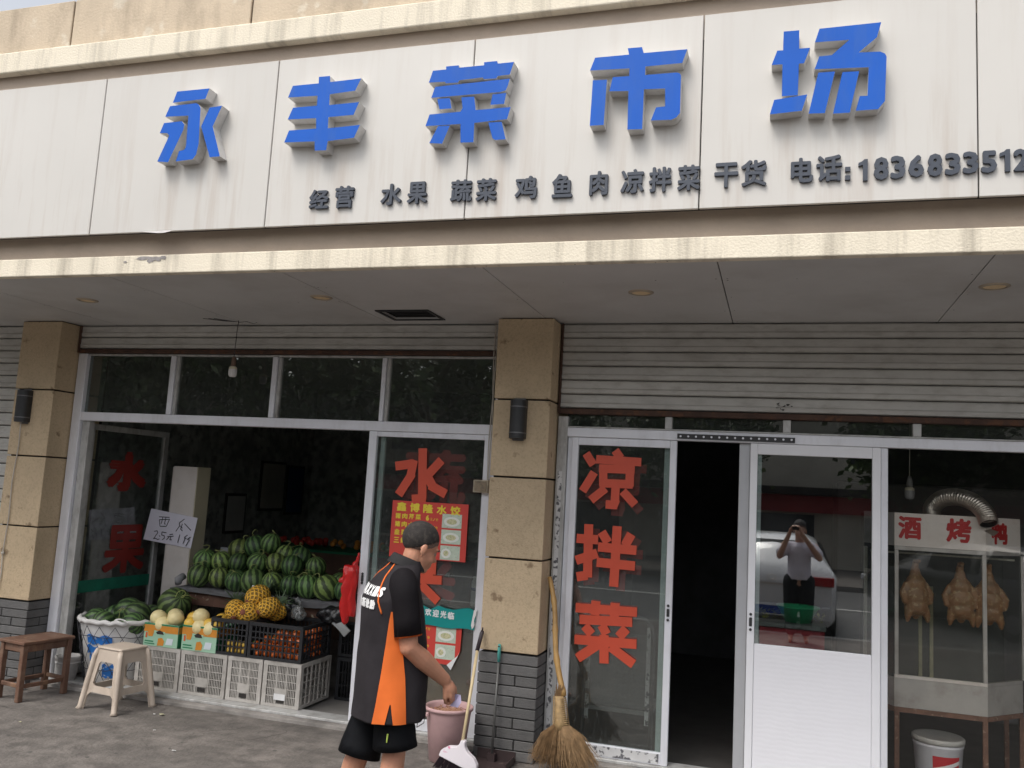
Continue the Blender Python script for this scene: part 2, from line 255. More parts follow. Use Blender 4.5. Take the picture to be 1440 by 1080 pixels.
# ================================================================= BUILDING
m_brown=pm('brown_render',(.47,.385,.31),.85,var=.14,vs=1.6,bump=.3,bs=40,dirt=(.3,.245,.2),dirts=.9,dirtamt=.5,dirtscale=(1,1,3))
m_cream=pm('cream_render',(.78,.71,.575),.8,var=.06,vs=3,bump=.35,bs=90,dirt=(.2,.17,.13),dirts=2.0,dirtamt=.75,dirtscale=(4,1,.3))
m_stone=pm('sand_stone',(.54,.42,.275),.8,var=.09,ovar=.09,vs=4,bump=.4,bs=140,col2=(.27,.19,.115),thr=.66,dirt=(.25,.18,.11),dirts=55,dirtamt=.5)
m_stoneup=pm('upper_sand_stone',(.56,.46,.34),.85,var=.1,ovar=.06,vs=2.5,bump=.3,bs=60,col2=(.66,.58,.46),thr=.62,dirt=(.2,.155,.11),dirts=2.5,dirtamt=.6,dirtscale=(2,1,.7))
m_joint=pm('dark_joint',(.03,.026,.024),.9)
m_brick=pm('grey_brick',(.125,.123,.122),.8,var=.16,ovar=.16,vs=7,bump=.45,bs=90,dirt=(.19,.18,.165),dirts=5,dirtamt=.35)
m_mortar=pm('dark_mortar',(.035,.033,.031),.95,bump=.3)
m_soffit=pm('soffit_panel_paint',(.54,.535,.53),.55,var=.07,vs=1.4,bump=.15,bs=3,dirt=(.27,.24,.21),dirts=1.2,dirtamt=.4)
bld=thing('market_building','long low market building with stained cream ledges, brown fascia and tan stone facing','building',(-1.7,0,0))
obj('fascia_wall',bx(-14,9,-1.56,-1.30,3.0,4.10),m_brown,bld); obj('fascia_wall',bx(-14,9,-1.636,-1.30,4.102,4.47),m_brown,bld)
obj('lower_cornice',bx(-14,9,-1.62,-1.561,2.944,3.060,bev=.006),m_cream,bld)
obj('upper_cornice',bx(-14,9,-1.70,-1.637,4.320,4.464,bev=.008),m_cream,bld)
obj('roof',bx(-14,9,-1.30,5.2,4.55,4.72),m_joint,bld)
x=-5.87-1.37*5; k=0
sp0=None
while x<8:
    bm=bx(x+.006,x+1.364,-1.665,-1.50,4.474,4.80,bev=.004)
    obj('stone_panel',bm,m_stoneup,bld); x+=1.37
obj('joint_backing',bx(-14,9,-1.650,-1.505,4.472,4.785),m_joint,bld)
# soffit panels (one has the broken vent hole)
x=-1.57-1.25*9
while x<8.5:
    x0,x1=x+.003,x+1.247
    bm=nb()
    if x0<-2.6<x1:
        hx0,hx1,hy0,hy1=-2.70,-2.34,-.505,-.215
        box(bm,x0,hx0,-1.612,.02,2.945,2.958); box(bm,hx1,x1,-1.612,.02,2.945,2.958); box(bm,hx0,hx1,-1.612,hy0,2.945,2.958); box(bm,hx0,hx1,hy1,.02,2.945,2.958)
    else: box(bm,x0,x1,-1.612,.02,2.945,2.958)
    obj('ceiling_panel',bm,m_soffit,bld); x+=1.25
obj('ceiling_void',bx(-14,9,-1.3,.05,3.35,3.4),m_joint,bld)
obj('upper_wall',bx(-14,9,.05,.2,2.96,4.6),m_joint,bld)
# broken vent grille in the ceiling
vg=thing('ceiling_vent','broken dark vent grille hanging skewed out of the canopy ceiling','vent',(-2.52,-.36,2.96))
bm=nb()
for a in ((-2.72,-2.70,-.53,-.2),(-2.34,-2.32,-.53,-.2)): box(bm,*a,2.936,2.944)
box(bm,-2.70,-2.34,-.53,-.505,2.936,2.944); box(bm,-2.70,-2.34,-.215,-.2,2.936,2.944)
m_dkmetal=pm('dark_metal',(.045,.045,.047),.5,metal=.3,var=.2)
obj('grille_frame',bm,m_dkmetal,vg)
obj('back_plate',bx(-2.70,-2.34,-.505,-.215,2.99,3.0),m_joint,vg)
for i in range(5):
    y=-.48+.055*i; bm=nb(); box(bm,-2.695,-2.345,0,.045,0,.004)
    bmesh.ops.rotate(bm,verts=bm.verts,cent=(0,0,0),matrix=Matrix.Rotation(.6+.1*(i%2),3,'X')); bmesh.ops.translate(bm,verts=bm.verts,vec=(0,y,2.955))
    obj('louvre',bm,m_dkmetal,vg)
# downlights
m_lens=pm('yellowed_lens',(.78,.6,.36),.35,var=.15,vs=30)
m_ring=pm('downlight_ring',(.45,.38,.3),.4,metal=.4)
for i,(x,y,l) in enumerate(((-4.806,-.947,'leftmost recessed downlight in the canopy ceiling, small and dim, above the open fruit shop'),(-2.915,-.928,'recessed downlight in the canopy ceiling between the hanging bulb and the broken vent'),(-.80,-.934,'yellowed downlight in the canopy ceiling just right of the central pillar'),(1.055,-.955,'rightmost yellowed downlight in the canopy ceiling'))):
    t=thing('downlight',l,'ceiling light',(x,y,2.945),0,'downlights in the canopy ceiling')
    bm=nb(); lathe(bm,[(.055,-.004),(.058,-.009),(.072,-.006),(.075,0)],x,y,28,cz=2.945); obj('trim_ring',bm,m_ring,t,True)
    bm=nb(); lathe(bm,[(0,-.001),(.056,-.003)],x,y,28,cz=2.945); obj('lens',bm,m_lens,t,True)
# ---------------------------------------------------------------- sign
m_sign=pm('sign_sheet',(.60,.58,.545),.42,var=.04,ovar=.025,vs=.8,dirt=(.38,.29,.22),dirts=1.9,dirtamt=.55,dirtscale=(6,1,.4),zfade=(.30,.62,.35))
m_blue=pm('blue_acrylic',(.004,.10,.50),.5,var=.09,vs=1.5,spec=.25,dirt=(.05,.13,.38),dirts=4,dirtamt=.5,dirtscale=(3,1,.6))
m_trim=pm('letter_side_metal',(.66,.65,.64),.45,metal=.1,var=.1,vs=14,dirt=(.25,.22,.18),dirts=14,dirtamt=.6)
m_slate=pm('dark_slate_plastic',(.05,.06,.082),.5,var=.12,vs=20)
sign=thing('shop_sign','wide off-white signboard with five big blue characters above small dark lettering','sign',(-1.6,-1.55,3.19))
x=-.41-1.25*9; 
edges=[-12.9,-11.65,-10.4,-9.15,-7.9,-6.66,-5.41,-4.167,-2.905,-1.660,-.411,.846,2.10,3.35,4.6,5.85,7.1]
for a,b in zip(edges,edges[1:]):
    bm=nb(); box(bm,a+.003,b-.003,-1.66,-1.642,3.193,4.224,0,.003)
    obj('sign_panel',bm,m_sign,sign)
obj('sign_backing',bx(-12.9,7.1,-1.6415,-1.562,3.215,4.098),m_joint,sign)
CH='永丰菜市场'
BIG=[[[(x*1.0108,1.738+(z-1.738)*1.0108) for x,z in pl] for pl in ps_] for ps_ in BIG]
for ch,polys in zip(CH,BIG):
    bm=nb()
    for i,pl in enumerate(polys): prism_y(bm,pl,-1.735+.0012*i,-1.661,0,1)
    obj('blue_character',bm,[m_blue,m_trim],sign)
for ch,cx,cz,w_,h_ in SMALL:
    bm=nb(); M=facing(cx-w_/2,-1.661,cz-h_/2)
    if ch==':':
        for zz in (0,.042): box(bm,cx-.012,cx+.012,-1.675,-1.661,cz-h_/2+zz,cz-h_/2+zz+.022)
        obj('small_punctuation',bm,m_slate,sign)
    else:
        if ch=='1':
            h_*=1.08; x0_=cx-w_/2; z0_=cz-h_/2; prism_y(bm,[(x0_+.016,z0_),(x0_+.037,z0_),(x0_+.037,z0_+h_),(x0_+.022,z0_+h_),(x0_+.012,z0_+h_*.90),(x0_-.004,z0_+h_*.84),(x0_-.004,z0_+h_*.68),(x0_+.016,z0_+h_*.74)],-1.675,-1.661)
        elif ord(ch)<200: glyph(bm,ch,facing(cx-w_/2,-1.661,cz-h_*.54),w_*1.02,h_*1.08,.012,bold=.0058)
        else: glyph(bm,ch,M,w_,h_,.013,bold=.0042)
        obj('small_character' if ord(ch)>200 else 'small_digit',bm,m_slate,sign)
# white film peeled from the sign's lower edge
bm=nb(); pts=[]
for i in range(12):
    t=i/11; x=-3.74+.22*t; z=3.188-.020*math.sin(t*PI)**.7*(.4+.6*t); pts.append((x,z))
for i in range(11):
    a,b=pts[i],pts[i+1]
    v=[bm.verts.new(p) for p in ((a[0],-1.667,3.196),(b[0],-1.667,3.196),(b[0],-1.69,b[1]),(a[0],-1.69,a[1]))]; bm.faces.new(v)
bmesh.ops.solidify(bm,geom=bm.faces[:],thickness=.002)
obj('peeled_film',bm,pm('white_film',(.7,.68,.68),.4),sign)
# ---------------------------------------------------------------- pillars
def bevel_block(x0,x1,y0,y1,z0,z1): return bx(x0,x1,y0,y1,z0,z1,bev=.006)
def pillar(x0,x1,label,seams,zb):
    t=thing('stone_pillar',label,'pillar',((x0+x1)/2,-.1,0),0,'tan stone pillars between the shops')
    obj('core',bx(x0+.02,x1-.02,-.215,.35,0,2.95),m_joint,t)
    zs=[zb+.006]+seams+[2.944]
    for a,b in zip(zs,zs[1:]): obj('stone_block',bevel_block(x0,x1,-.24,.3,a+.006,b-.006),m_stone,t)
    n=10; hh=zb/n; W_=x1-x0
    for i in range(n):
        cut=(.66 if i%2 else .36)+random.uniform(-.03,.03)
        z0=i*hh+.004; z1=(i+1)*hh-.003
        if i==n-1: cut=None
        j=random.uniform(-.002,.002)
        if cut is None: obj('brick',bx(x0-.004,x1+.004,-.238,.02,z0,z1,bev=.003),m_brick,t)
        else:
            c=x0+W_*cut
            obj('brick',bx(x0-.004,c-.004,-.242+j,-.02,z0,z1,bev=.003),m_brick,t)
            obj('brick',bx(c+.004,x1+.004+j,-.242-j,-.11 if i%2 else .02,z0,z1,bev=.003),m_brick,t)
            if i%2: obj('brick',bx(c+.004,x1+.003,-.102,.02,z0,z1,bev=.003),m_brick,t)
    obj('mortar',bx(x0+.004,x1-.004,-.232,.03,0,zb),m_mortar,t)
    return t
pillar(-1.903,-1.500,'central tan stone pillar with grey brick foot, brooms leaning beside it',[1.293,1.839,2.372],.674)
pillar(-6.128,-5.722,'tan stone pillar at the left edge, a thin cable running down it',[1.245,1.814,2.365],.652)
pillar(3.9,4.3,'tan stone pillar beyond the right edge of the picture beside the duck shop',[1.25,1.82,2.37],.66)
# wall lamps
m_lamp=pm('charcoal_lamp_paint',(.035,.036,.038),.45,metal=.2,var=.15,vs=20)
m_lamp2=pm('grey_lamp_band',(.16,.16,.165),.4,metal=.5)
for cx,zc,l in ((-1.713,2.233,'charcoal half-round wall lamp on the central pillar'),(-5.985,2.220,'charcoal half-round wall lamp on the left pillar, cable hanging below it')):
    t=thing('wall_lamp',l,'wall lamp',(cx,-.24,zc-.13),0,'charcoal wall lamps on the pillars')
    def half(r,z0,z1,y=-.27,mat=m_lamp,name='lamp_body'):
        bm=nb(); seg=14; bot=[];top=[]
        for k in range(seg+1):
            a=PI+PI*k/seg; bot.append(bm.verts.new((cx+r*math.cos(a),y+r*math.sin(a)*1.05,z0))); top.append(bm.verts.new((cx+r*math.cos(a),y+r*math.sin(a)*1.05,z1)))
        b2=[bm.verts.new((cx+s*r,-.241,z)) for s,z in ((1,z0),(-1,z0),(1,z1),(-1,z1))]
        for k in range(seg): bm.faces.new((bot[k],bot[k+1],top[k+1],top[k]))
        bm.faces.new([b2[1]]+bot[:]+[b2[0]]); bm.faces.new(([b2[3]]+top[:]+[b2[2]])[::-1]); bm.faces.new((b2[1],bot[0],top[0],b2[3])); bm.faces.new((b2[0],b2[2],top[-1],bot[-1]))
        bmesh.ops.recalc_face_normals(bm,faces=bm.faces); o=obj(name,bm,mat,t)
    half(.056,zc-.132,zc+.132)
    half(.0585,zc+.080,zc+.088,mat=m_lamp2,name='band'); half(.0585,zc-.098,zc-.090,mat=m_lamp2,name='band')
    obj('wall_plate',bx(cx-.04,cx+.04,-.2465,-.2405,zc-.145,zc+.145),m_lamp2,t)
m_cable=pm('white_cable',(.5,.47,.42),.5)
bm=nb(); pts=[(-6.0,-.262,2.09),(-6.005,-.25,1.9),(-6.025,-.252,1.6),(-6.015,-.25,1.30),(-6.03,-.252,1.02),(-6.02,-.25,.85),(-6.05,-.26,.55),(-6.06,-.27,.3),(-6.05,-.3,.06)]
tube(bm,pts,.0045,6); ball(bm,(-6.025,-.255,1.02),.014,8,6)
single('power_cable',bm,m_cable,(-6.03,-.25,.05),'thin off-white cable running down the face of the left pillar from its lamp','cable')
bm=nb(); pts=[(-1.985,-.05,2.944),(-1.988,-.05,2.7),(-1.978,-.045,2.4),(-1.99,-.045,2.1),(-1.986,-.04,1.81)]
tube(bm,pts,.004,6); pts=[(-1.965,-.05,2.944),(-1.975,-.05,2.5),(-1.97,-.05,2.2),(-1.982,-.04,1.81)]; tube(bm,pts,.0035,6)
single('power_cable',bm,m_cable,(-1.985,-.05,2.9),'pair of pale cords hanging beside the central pillar down to a switch box','cable')
t=thing('switch_box','small dirty cream switch box on the door frame left of the central pillar','switch box',(-2.02,-.03,1.72))
obj('case',bx(-2.078,-1.965,-.075,-.012,1.722,1.812,bev=.006),pm('dirty_cream_plastic',(.42,.36,.27),.6,dirt=(.08,.06,.04),dirts=18,dirtamt=.9,var=.2),t)
obj('face_plate',bx(-2.066,-1.978,-.080,-.0755,1.732,1.802,bev=.002),pm('dirty_plate',(.28,.22,.15),.6,dirt=(.06,.045,.03),dirts=25,dirtamt=.9),t)
# ---------------------------------------------------------------- roller shutters
m_slat=pm('shutter_slat_paint',(.54,.53,.50),.5,metal=.1,var=.08,ovar=.05,vs=4,dirt=(.19,.165,.13),dirts=3.0,dirtamt=.5,dirtscale=(2,1,6))
m_rust=pm('rusty_bar',(.075,.04,.028),.8,var=.3,vs=9,bump=.3,col2=(.12,.055,.03),thr=.55)
def slat(x0,x1,z0,z1,y=0):
    bm=nb(); prof=[(y,z0+.004),(y-.016,z0+.010),(y-.019,z0+(z1-z0)*.35),(y-.012,z0+(z1-z0)*.45),(y-.013,z1-(z1-z0)*.12),(y-.008,z1-.003),(y+.008,z1-.003),(y+.008,z0+.003)]
    a=[bm.verts.new((x0,p,q)) for p,q in prof]; b=[bm.verts.new((x1,p,q)) for p,q in prof]
    n=len(prof)
    for i in range(n): bm.faces.new((a[i],b[i],b[(i+1)%n],a[(i+1)%n]))
    bm.faces.new(a[::-1]); bm.faces.new(b); bmesh.ops.recalc_face_normals(bm,faces=bm.faces); return bm
def shutter(x0,x1,ztop,zbot,pitch,label,y=-.02,rail=True):
    t=thing('roller_shutter',label,'roller shutter',((x0+x1)/2,y,zbot),0,'grey roller shutters over the shop fronts')
    z=ztop
    while z-pitch>zbot+.03-1e-6:
        obj('slat',slat(x0,x1,z-pitch,z,y),m_slat,t); z-=pitch
    if rail: obj('bottom_rail',bx(x0,x1,y-.022,y+.02,zbot,z-.002,bev=.004),m_rust,t)
    obj('backing_sheet',bx(x0,x1,y+.012,y+.016,z,ztop),m_joint,t)
    for xs in (x0-.012,x1): obj('guide_rail',bx(xs,xs+.012,y-.03,y+.03,zbot if rail else 0,ztop),m_rust,t)
    return t
shutter(-5.70,-1.925,2.94,2.708,.098,'grey roller shutter rolled up to two slats above the fruit shop windows')
shutter(-1.478,3.88,2.94,2.302,.0998,'grey roller shutter let down six slats above the white doors and duck shop')
shutter(-10.6,-6.145,2.94,.02,.109,'closed grey roller shutter left of the left stone pillar')
# ---------------------------------------------------------------- shopfront frames
m_alu=pm('white_aluminium',(.80,.81,.86),.35,metal=.15,var=.04,vs=3,dirt=(.35,.33,.31),dirts=4,dirtamt=.35,dirtscale=(2,2,.6))
m_alu2=pm('greyed_aluminium',(.50,.50,.49),.45,metal=.15,var=.12,vs=6,dirt=(.15,.13,.11),dirts=7,dirtamt=.8,dirtscale=(2,2,.8))
m_door=pm('bright_white_door',(.86,.865,.90),.4,var=.02,vs=3,dirt=(.5,.49,.48),dirts=3,dirtamt=.25)
g_up=glassmat('hazed_transom_glass',(.62,.66,.63),1.9,.0,haze=.15)
g_door=glassmat('door_glass',(.84,.87,.86),1.85,.0,haze=.10)
g_in=glassmat('inner_glass',(.95,.95,.94),1.4,.0,haze=.012)
g_cab=glassmat('cabinet_glass',(.93,.94,.91),1.4,.02,haze=.03)
def bar(t,name,x0,x1,y0,y1,z0,z1,m=m_alu,bev=.003): return obj(name,bx(x0,x1,y0,y1,z0,z1,bev=bev),m,t)
L=thing('window_frame','white aluminium shopfront frame of the fruit shop with four hazy transom panes','window frame',(-3.85,0,0))
bar(L,'jamb',-5.712,-5.622,-.03,.05,.026,2.705)
bar(L,'jamb',-1.962,-1.908,-.03,.05,.026,2.705)
bar(L,'inner_post',-5.619,-5.545,.0,.06,.026,2.135,m_alu2)
bar(L,'transom_bar',-5.620,-1.964,-.032,.05,2.136,2.208)
bar(L,'top_rail',-5.620,-1.964,-.022,.04,2.690,2.704,m_alu2)
for a,b in ((-4.778,-4.702),(-3.824,-3.750),(-2.877,-2.814)):
    bar(L,'mullion',a,b-.03,-.026,.04,2.21,2.688); bar(L,'mullion_bead',b-.028,b,-.012,.03,2.21,2.688,m_alu2)
for a,b in ((-5.620,-4.780),(-4.700,-3.826),(-3.748,-2.879),(-2.812,-1.964)): obj('pane',bx(a,b,.008,.012,2.208,2.69),g_up,L)
bar(L,'sill_track',-5.7,-1.91,-.06,.10,.0262,.045,m_alu2)
obj('curtain_strip',bx(-5.615,-5.47,.03,.04,2.215,2.68),pm('grey_film',(.16,.16,.155),.6),L)
m_red=pm('red_vinyl',(.62,.085,.042),.45,var=.05,vs=8)
m_redd=pm('dimmed_red_vinyl',(.30,.03,.022),.5,var=.1,vs=8)  # rear lettering: dimming through the front glass is put into this red
def slide_door(t,x0,x1,z0,z1,st=.062,top=.045,bot=.085,y=-.008,m=m_alu,zg=None):
    bar(t,'stile',x0,x0+st,y-.016,y+.02,z0,z1,m); bar(t,'stile',x1-st,x1,y-.016,y+.02,z0,z1,m)
    bar(t,'top_rail',x0+st+.0005,x1-st-.0005,y-.014,y+.02,z1-top,z1,m)
    bar(t,'bottom_rail',x0+st+.0005,x1-st-.0005,y-.014,y+.02,z0,z0+bot,m)
D0=thing('sliding_door','narrow white-framed glass door with large red lettering and a dumpling menu behind the walking man','door',(-2.45,0,.04))
slide_door(D0,-2.942,-1.966,.046,2.134,.062,.038,.075)
obj('glass_pane',bx(-2.879,-2.029,-.003,.002,.121,2.096),g_door,D0)
bar(D0,'inner_stile',-2.87,-2.832,.03,.06,.05,2.1,pm('greenish_aluminium',(.5,.58,.56),.4,metal=.2,var=.05))
obj('rear_pane',bx(-2.832,-2.02,.045,.048,.1,2.1),g_in,D0)
bm=nb(); strokes(bm,SHUI,.066,-.0105,.0015); obj('red_character',bm,m_red,D0)
bm=nb(); strokes(bm,GUO,.062,-.0105,.0015); obj('red_character',bm,m_red,D0)
bm=nb(); glyph(bm,'蔬',facing(-2.67,.040,1.62),.50,.40,.002,bold=.016,n=6); obj('dimmed_red_character',bm,m_redd,D0)
bm=nb(); glyph(bm,'菜',facing(-2.70,.040,.93),.50,.42,.002,bold=.016,n=6); obj('dimmed_red_character',bm,m_redd,D0)
bm=nb(); box(bm,-2.956,-2.944,-.030,-.022,1.02,1.09); ball(bm,(-2.91,-.028,1.085),.01,8,6); ball(bm,(-2.91,-.028,1.02),.01,8,6); box(bm,-2.918,-2.902,-.032,-.024,1.03,1.075); obj('door_lock',bm,m_dkmetal,D0)
# posters
m_pred=pm('poster_red',(.62,.06,.045),.5,var=.04); m_pyel=pm('poster_yellow',(.85,.68,.06),.5,var=.02); m_pgrn=pm('poster_pale_photo',(.55,.63,.52),.5,var=.08,vs=40,col2=(.3,.36,.25),thr=.6)
m_plate=pm('printed_plate',(.78,.8,.74),.5,var=.05,vs=60); m_porg=pm('poster_orange',(.75,.33,.06),.5)
def menu(x0,x1,z0,z1,y,title,rows,label,tear=False,zcut=None):
    t=thing('menu_poster',label,'poster',((x0+x1)/2,y,z0))
    bm=nb()
    zb=z0 if zcut is None else z0
    if tear: prism_y(bm,[(x0,z0+.03),(x0+.28,z0+.012),(x1-.10,z0),(x1-.07,z0-.03),(x1-.008,z0+.10),(x1,z1),(x0,z1)],y,y+.002)
    else: prism_y(bm,[(x0,z0),(x1,z0),(x1,z1),(x0,z1)],y,y+.002)
    obj('sheet',bm,m_pred,t)
    if tear:
        bm=nb(); prism_y(bm,[(x1-.10,z0),(x1-.068,z0-.032),(x1-.006,z0+.10),(x1-.022,z0+.07)],y-.004,y-.002); obj('torn_corner',bm,pm('white_paper',(.75,.75,.75),.6),t)
    H=.408; zt=z1 if not tear else z0+.36+.05
    if title:
        bm=nb()
        for i,ch in enumerate('鑫博隆水饺'): glyph(bm,ch,facing(x0+.035+.105*i,y-.0005,z1-.075-.002*i),.078,.066,.001,bold=.003,n=4)
        obj('title_lettering',bm,m_pyel,t)
    bm=nb()
    for i in range(4):
        zz=zt-.125-.058*i
        if zz<z0+.02: break
        if i==0: s='猪肉芹菜'
        elif i==1: s='猪肉大葱'
        elif i==2: s='韭菜鸡蛋'
        else: s='三鲜'
        if not tear:
            for j,ch in enumerate(s): glyph(bm,ch,facing(x0+.03+.053*j,y-.0005,zz-.005),.042,.04,.001,bold=.0015,n=4)
        glyph(bm,'6',facing(x0+.27,y-.0005,zz-.008),.026,.042,.001,bold=.003,n=4)
        for j,ch in enumerate('元/份'): glyph(bm,ch,facing(x0+.305+.022*j,y-.0005,zz-.006),.017,.02,.001)
    obj('price_lettering',bm,m_pyel,t)
    for i in range(3):
        za=zt-.075-.112*i if not tear else zt-.045-.115*i
        zb_=za-.100
        bm=nb(); prism_y(bm,[(x1-.195,zb_),(x1-.045,zb_),(x1-.045,za),(x1-.195,za)],y-.0012,y-.0002); o=obj('printed_photo',bm,m_pgrn,t)
        bm=nb(); cx,cz=x1-.12-(.03 if i==2 else 0),zb_+.046; prism_y(bm,[(cx+.062*math.cos(a*PI/10)*(1 if i<2 else .6),cz+.034*math.sin(a*PI/10)) for a in range(20)],y-.0022,y-.0014); obj('printed_dish',bm,m_plate,o)
        bm=nb(); prism_y(bm,[(cx+.040*math.cos(a*PI/8)*(1 if i<2 else .5),cz+.020*math.sin(a*PI/8)) for a in range(16)],y-.0030,y-.0024); obj('printed_food',bm,pm('printed_food_tone',(.62,.58,.36),.6,var=.25,vs=90,col2=(.3,.42,.16),thr=.55),o)
    return t
menu(-2.713,-2.121,1.226,1.632,-.020,True,4,'red dumpling menu poster with yellow lettering on the glass beside the man\'s head')
menu(-2.72,-2.112,.512,.86,-.020,False,4,'lower red menu poster with a torn corner, partly under the teal strip',tear=True)
bm=nb(); top=[];bot=[]
for i in range(13):
    x=-2.70+.69*i/12; top.append((x,.905+.012*math.sin(i*1.9)+(-.012 if i in(6,8) else 0))); bot.append((x-.012,.768+.006*math.sin(i*1.3)))
prism_y(bm,bot+top[::-1],-.034,-.030)
ts=thing('welcome_strip','teal paper welcome strip with white characters taped across the glass door','banner',(-2.35,-.03,.77))
obj('strip',bm,pm('teal_paper',(.0,.27,.26),.5,var=.05),ts)
bm=nb()
for i,ch in enumerate('欢迎光临'): glyph(bm,ch,facing(-2.395+.058*i,-.0345,.835-.003*i),.048,.052,.001,bold=.002,n=4)
obj('white_lettering',bm,pm('white_print',(.8,.8,.8),.5),ts)
bm=nb(); prism_y(bm,[(-2.035,.775),(-2.018,.80),(-2.022,.84),(-2.012,.87),(-2.006,.915),(-2.028,.905),(-2.044,.80)],-.0375,-.036); obj('torn_white_edge',bm,pm('white_paper',(.75,.75,.75),.6),ts)
# hinged glass door opened inwards at the left
HD=thing('hinged_glass_door','glass door of the fruit shop folded inwards at the left with dim red lettering','door',(-5.575,.05,.03))
X0=-5.600
def lb(name,y0,y1,z0,z1,x0=X0-.02,x1=X0+.02,m=m_alu2): return obj(name,bx(x0,x1,y0,y1,z0,z1,bev=.003),m,HD)
lb('stile',.065,.115,.04,2.12); lb('stile',1.00,1.06,.04,2.12); lb('top_rail',.1155,.9995,2.07,2.12); lb('bottom_rail',.1155,.9995,.04,.12)
obj('glass_pane',bx(X0-.003,X0+.003,.115,1.0,.12,2.07),g_door,HD)
Mx=lambda y,z:Matrix(((0,0,1,X0+.0045),(1,0,0,y),(0,1,0,z),(0,0,0,1)))
bm=nb(); glyph(bm,'水',Mx(.32,1.55),.50,.36,.002,bold=.03,n=6); obj('red_character',bm,pm('dim_red_vinyl',(.22,.02,.014),.6),HD)  # dimness of the lettering is put into a darker red
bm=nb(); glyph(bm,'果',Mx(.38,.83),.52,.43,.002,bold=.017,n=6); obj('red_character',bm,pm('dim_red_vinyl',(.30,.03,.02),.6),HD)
obj('green_strip',bx(X0+.0035,X0+.006,.12,.995,.70,.80),pm('dark_green_strip',(.01,.16,.10),.6,var=.25,vs=12),HD)
# ---- right bay
Rf=thing('window_frame','white aluminium shopfront frame around the cold-dish shop doors and duck window','window frame',(.6,0,0))
bar(Rf,'jamb',-1.490,-1.420,-.03,.05,.026,2.285,m_alu2); bar(Rf,'jamb_lining',-1.418,-1.385,-.005,.05,.026,2.15,m_alu)
bar(Rf,'header',-1.42,3.88,-.034,.05,2.144,2.206)
bar(Rf,'header_lip',-1.42,3.88,-.030,.04,2.207,2.218,m_alu2)
for a,b in ((-.749,-.701),(.012,.061),(.786,.835),(2.2,2.25)): bar(Rf,'mullion',a,b,-.026,.04,2.2185,2.30,m_alu2)
for a,b in ((-1.42,-.75),(-.70,.011),(.062,.785),(.836,2.2),(2.25,3.88)): obj('pane',bx(a,b,.008,.012,2.218,2.31),g_up,Rf)
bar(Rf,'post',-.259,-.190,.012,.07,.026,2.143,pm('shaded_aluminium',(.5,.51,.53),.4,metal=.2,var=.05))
bar(Rf,'post',.604,.645,-.012,.05,.026,2.143)
bar(Rf,'sill_track',-1.42,3.88,-.055,.09,.0262,.046,m_alu2)
bar(Rf,'bottom_rail',.646,3.88,-.02,.03,.047,.10,m_alu2)
bar(Rf,'side_post',2.2,2.26,-.02,.04,.101,2.143)
obj('glass_pane',bx(.646,2.2,.004,.009,.10,2.143),g_in,Rf)
obj('glass_pane',bx(2.26,3.88,.004,.009,.10,2.143),g_in,Rf)
# perforated strip under the header
bm=nb(); prism_y(bm,[(-.662,2.188),(-.662,2.155),(.088,2.152),(.088,2.185)],-.046,-.036)
ps=thing('perforated_strip','dark perforated metal strip fixed along the header above the open doorway','metal strip',(-.29,-.04,2.15))
obj('strip',bm,m_dkmetal,ps)
for i in range(15):
    bm=nb(); x=-.64+.0505*i; prism_y(bm,[(x+.007*math.cos(a*PI/4),2.171+.007*math.sin(a*PI/4)) for a in range(8)],-.0475,-.0462); obj('hole',bm,m_alu,ps)
D1=thing('sliding_door','white-framed glass door with three large red characters for cold dishes','door',(-1.02,0,.04))
slide_door(D1,-1.384,-.664,.047,2.142,.045,.052,.075)
obj('glass_pane',bx(-1.338,-.710,-.003,.002,.122,2.09),g_door,D1)
bar(D1,'inner_stile',-.752,-.714,.03,.06,.05,2.1,pm('greenish_aluminium',(.5,.58,.56),.4,metal=.2,var=.05))
obj('rear_pane',bx(-1.36,-.753,.045,.048,.1,2.1),g_in,D1)
for S,wd in ((LIANG,.058),(BAN,.062),(CAI,.062)):
    bm=nb(); strokes(bm,S,wd,-.0105,.0015); obj('red_character',bm,m_red,D1)
for S,wd,dx,dz in ((LIANG,.058,.03,-.045),(BAN,.062,.035,-.03),(CAI,.062,-.005,.004)):
    bm=nb(); strokes(bm,[[(x+dx,z+dz) for x,z in pl] for pl in S],wd,.0435,.001); obj('dimmed_red_character',bm,m_redd,D1)
bm=nb(); box(bm,-.697,-.679,-.032,-.0245,.985,1.035,bev=.003); ball(bm,(-.688,-.03,1.055),.009,8,6); ball(bm,(-.688,-.03,.965),.009,8,6); obj('door_lock',bm,m_dkmetal,D1)
# remains of protective film printed with lettering along frame edges
m_film=pm('printed_film_remains',(.62,.62,.62),.5,var=.1,vs=12,col2=(.12,.12,.13),thr=.52,vscale=(1,1,1))
bar(D1,'printed_film_strip',-1.33,-.72,-.0245,-.0225,.055,.115,m_film,0); bar(Rf,'printed_film_strip',-1.475,-1.445,-.0325,-.0305,.1,1.9,m_film,0)
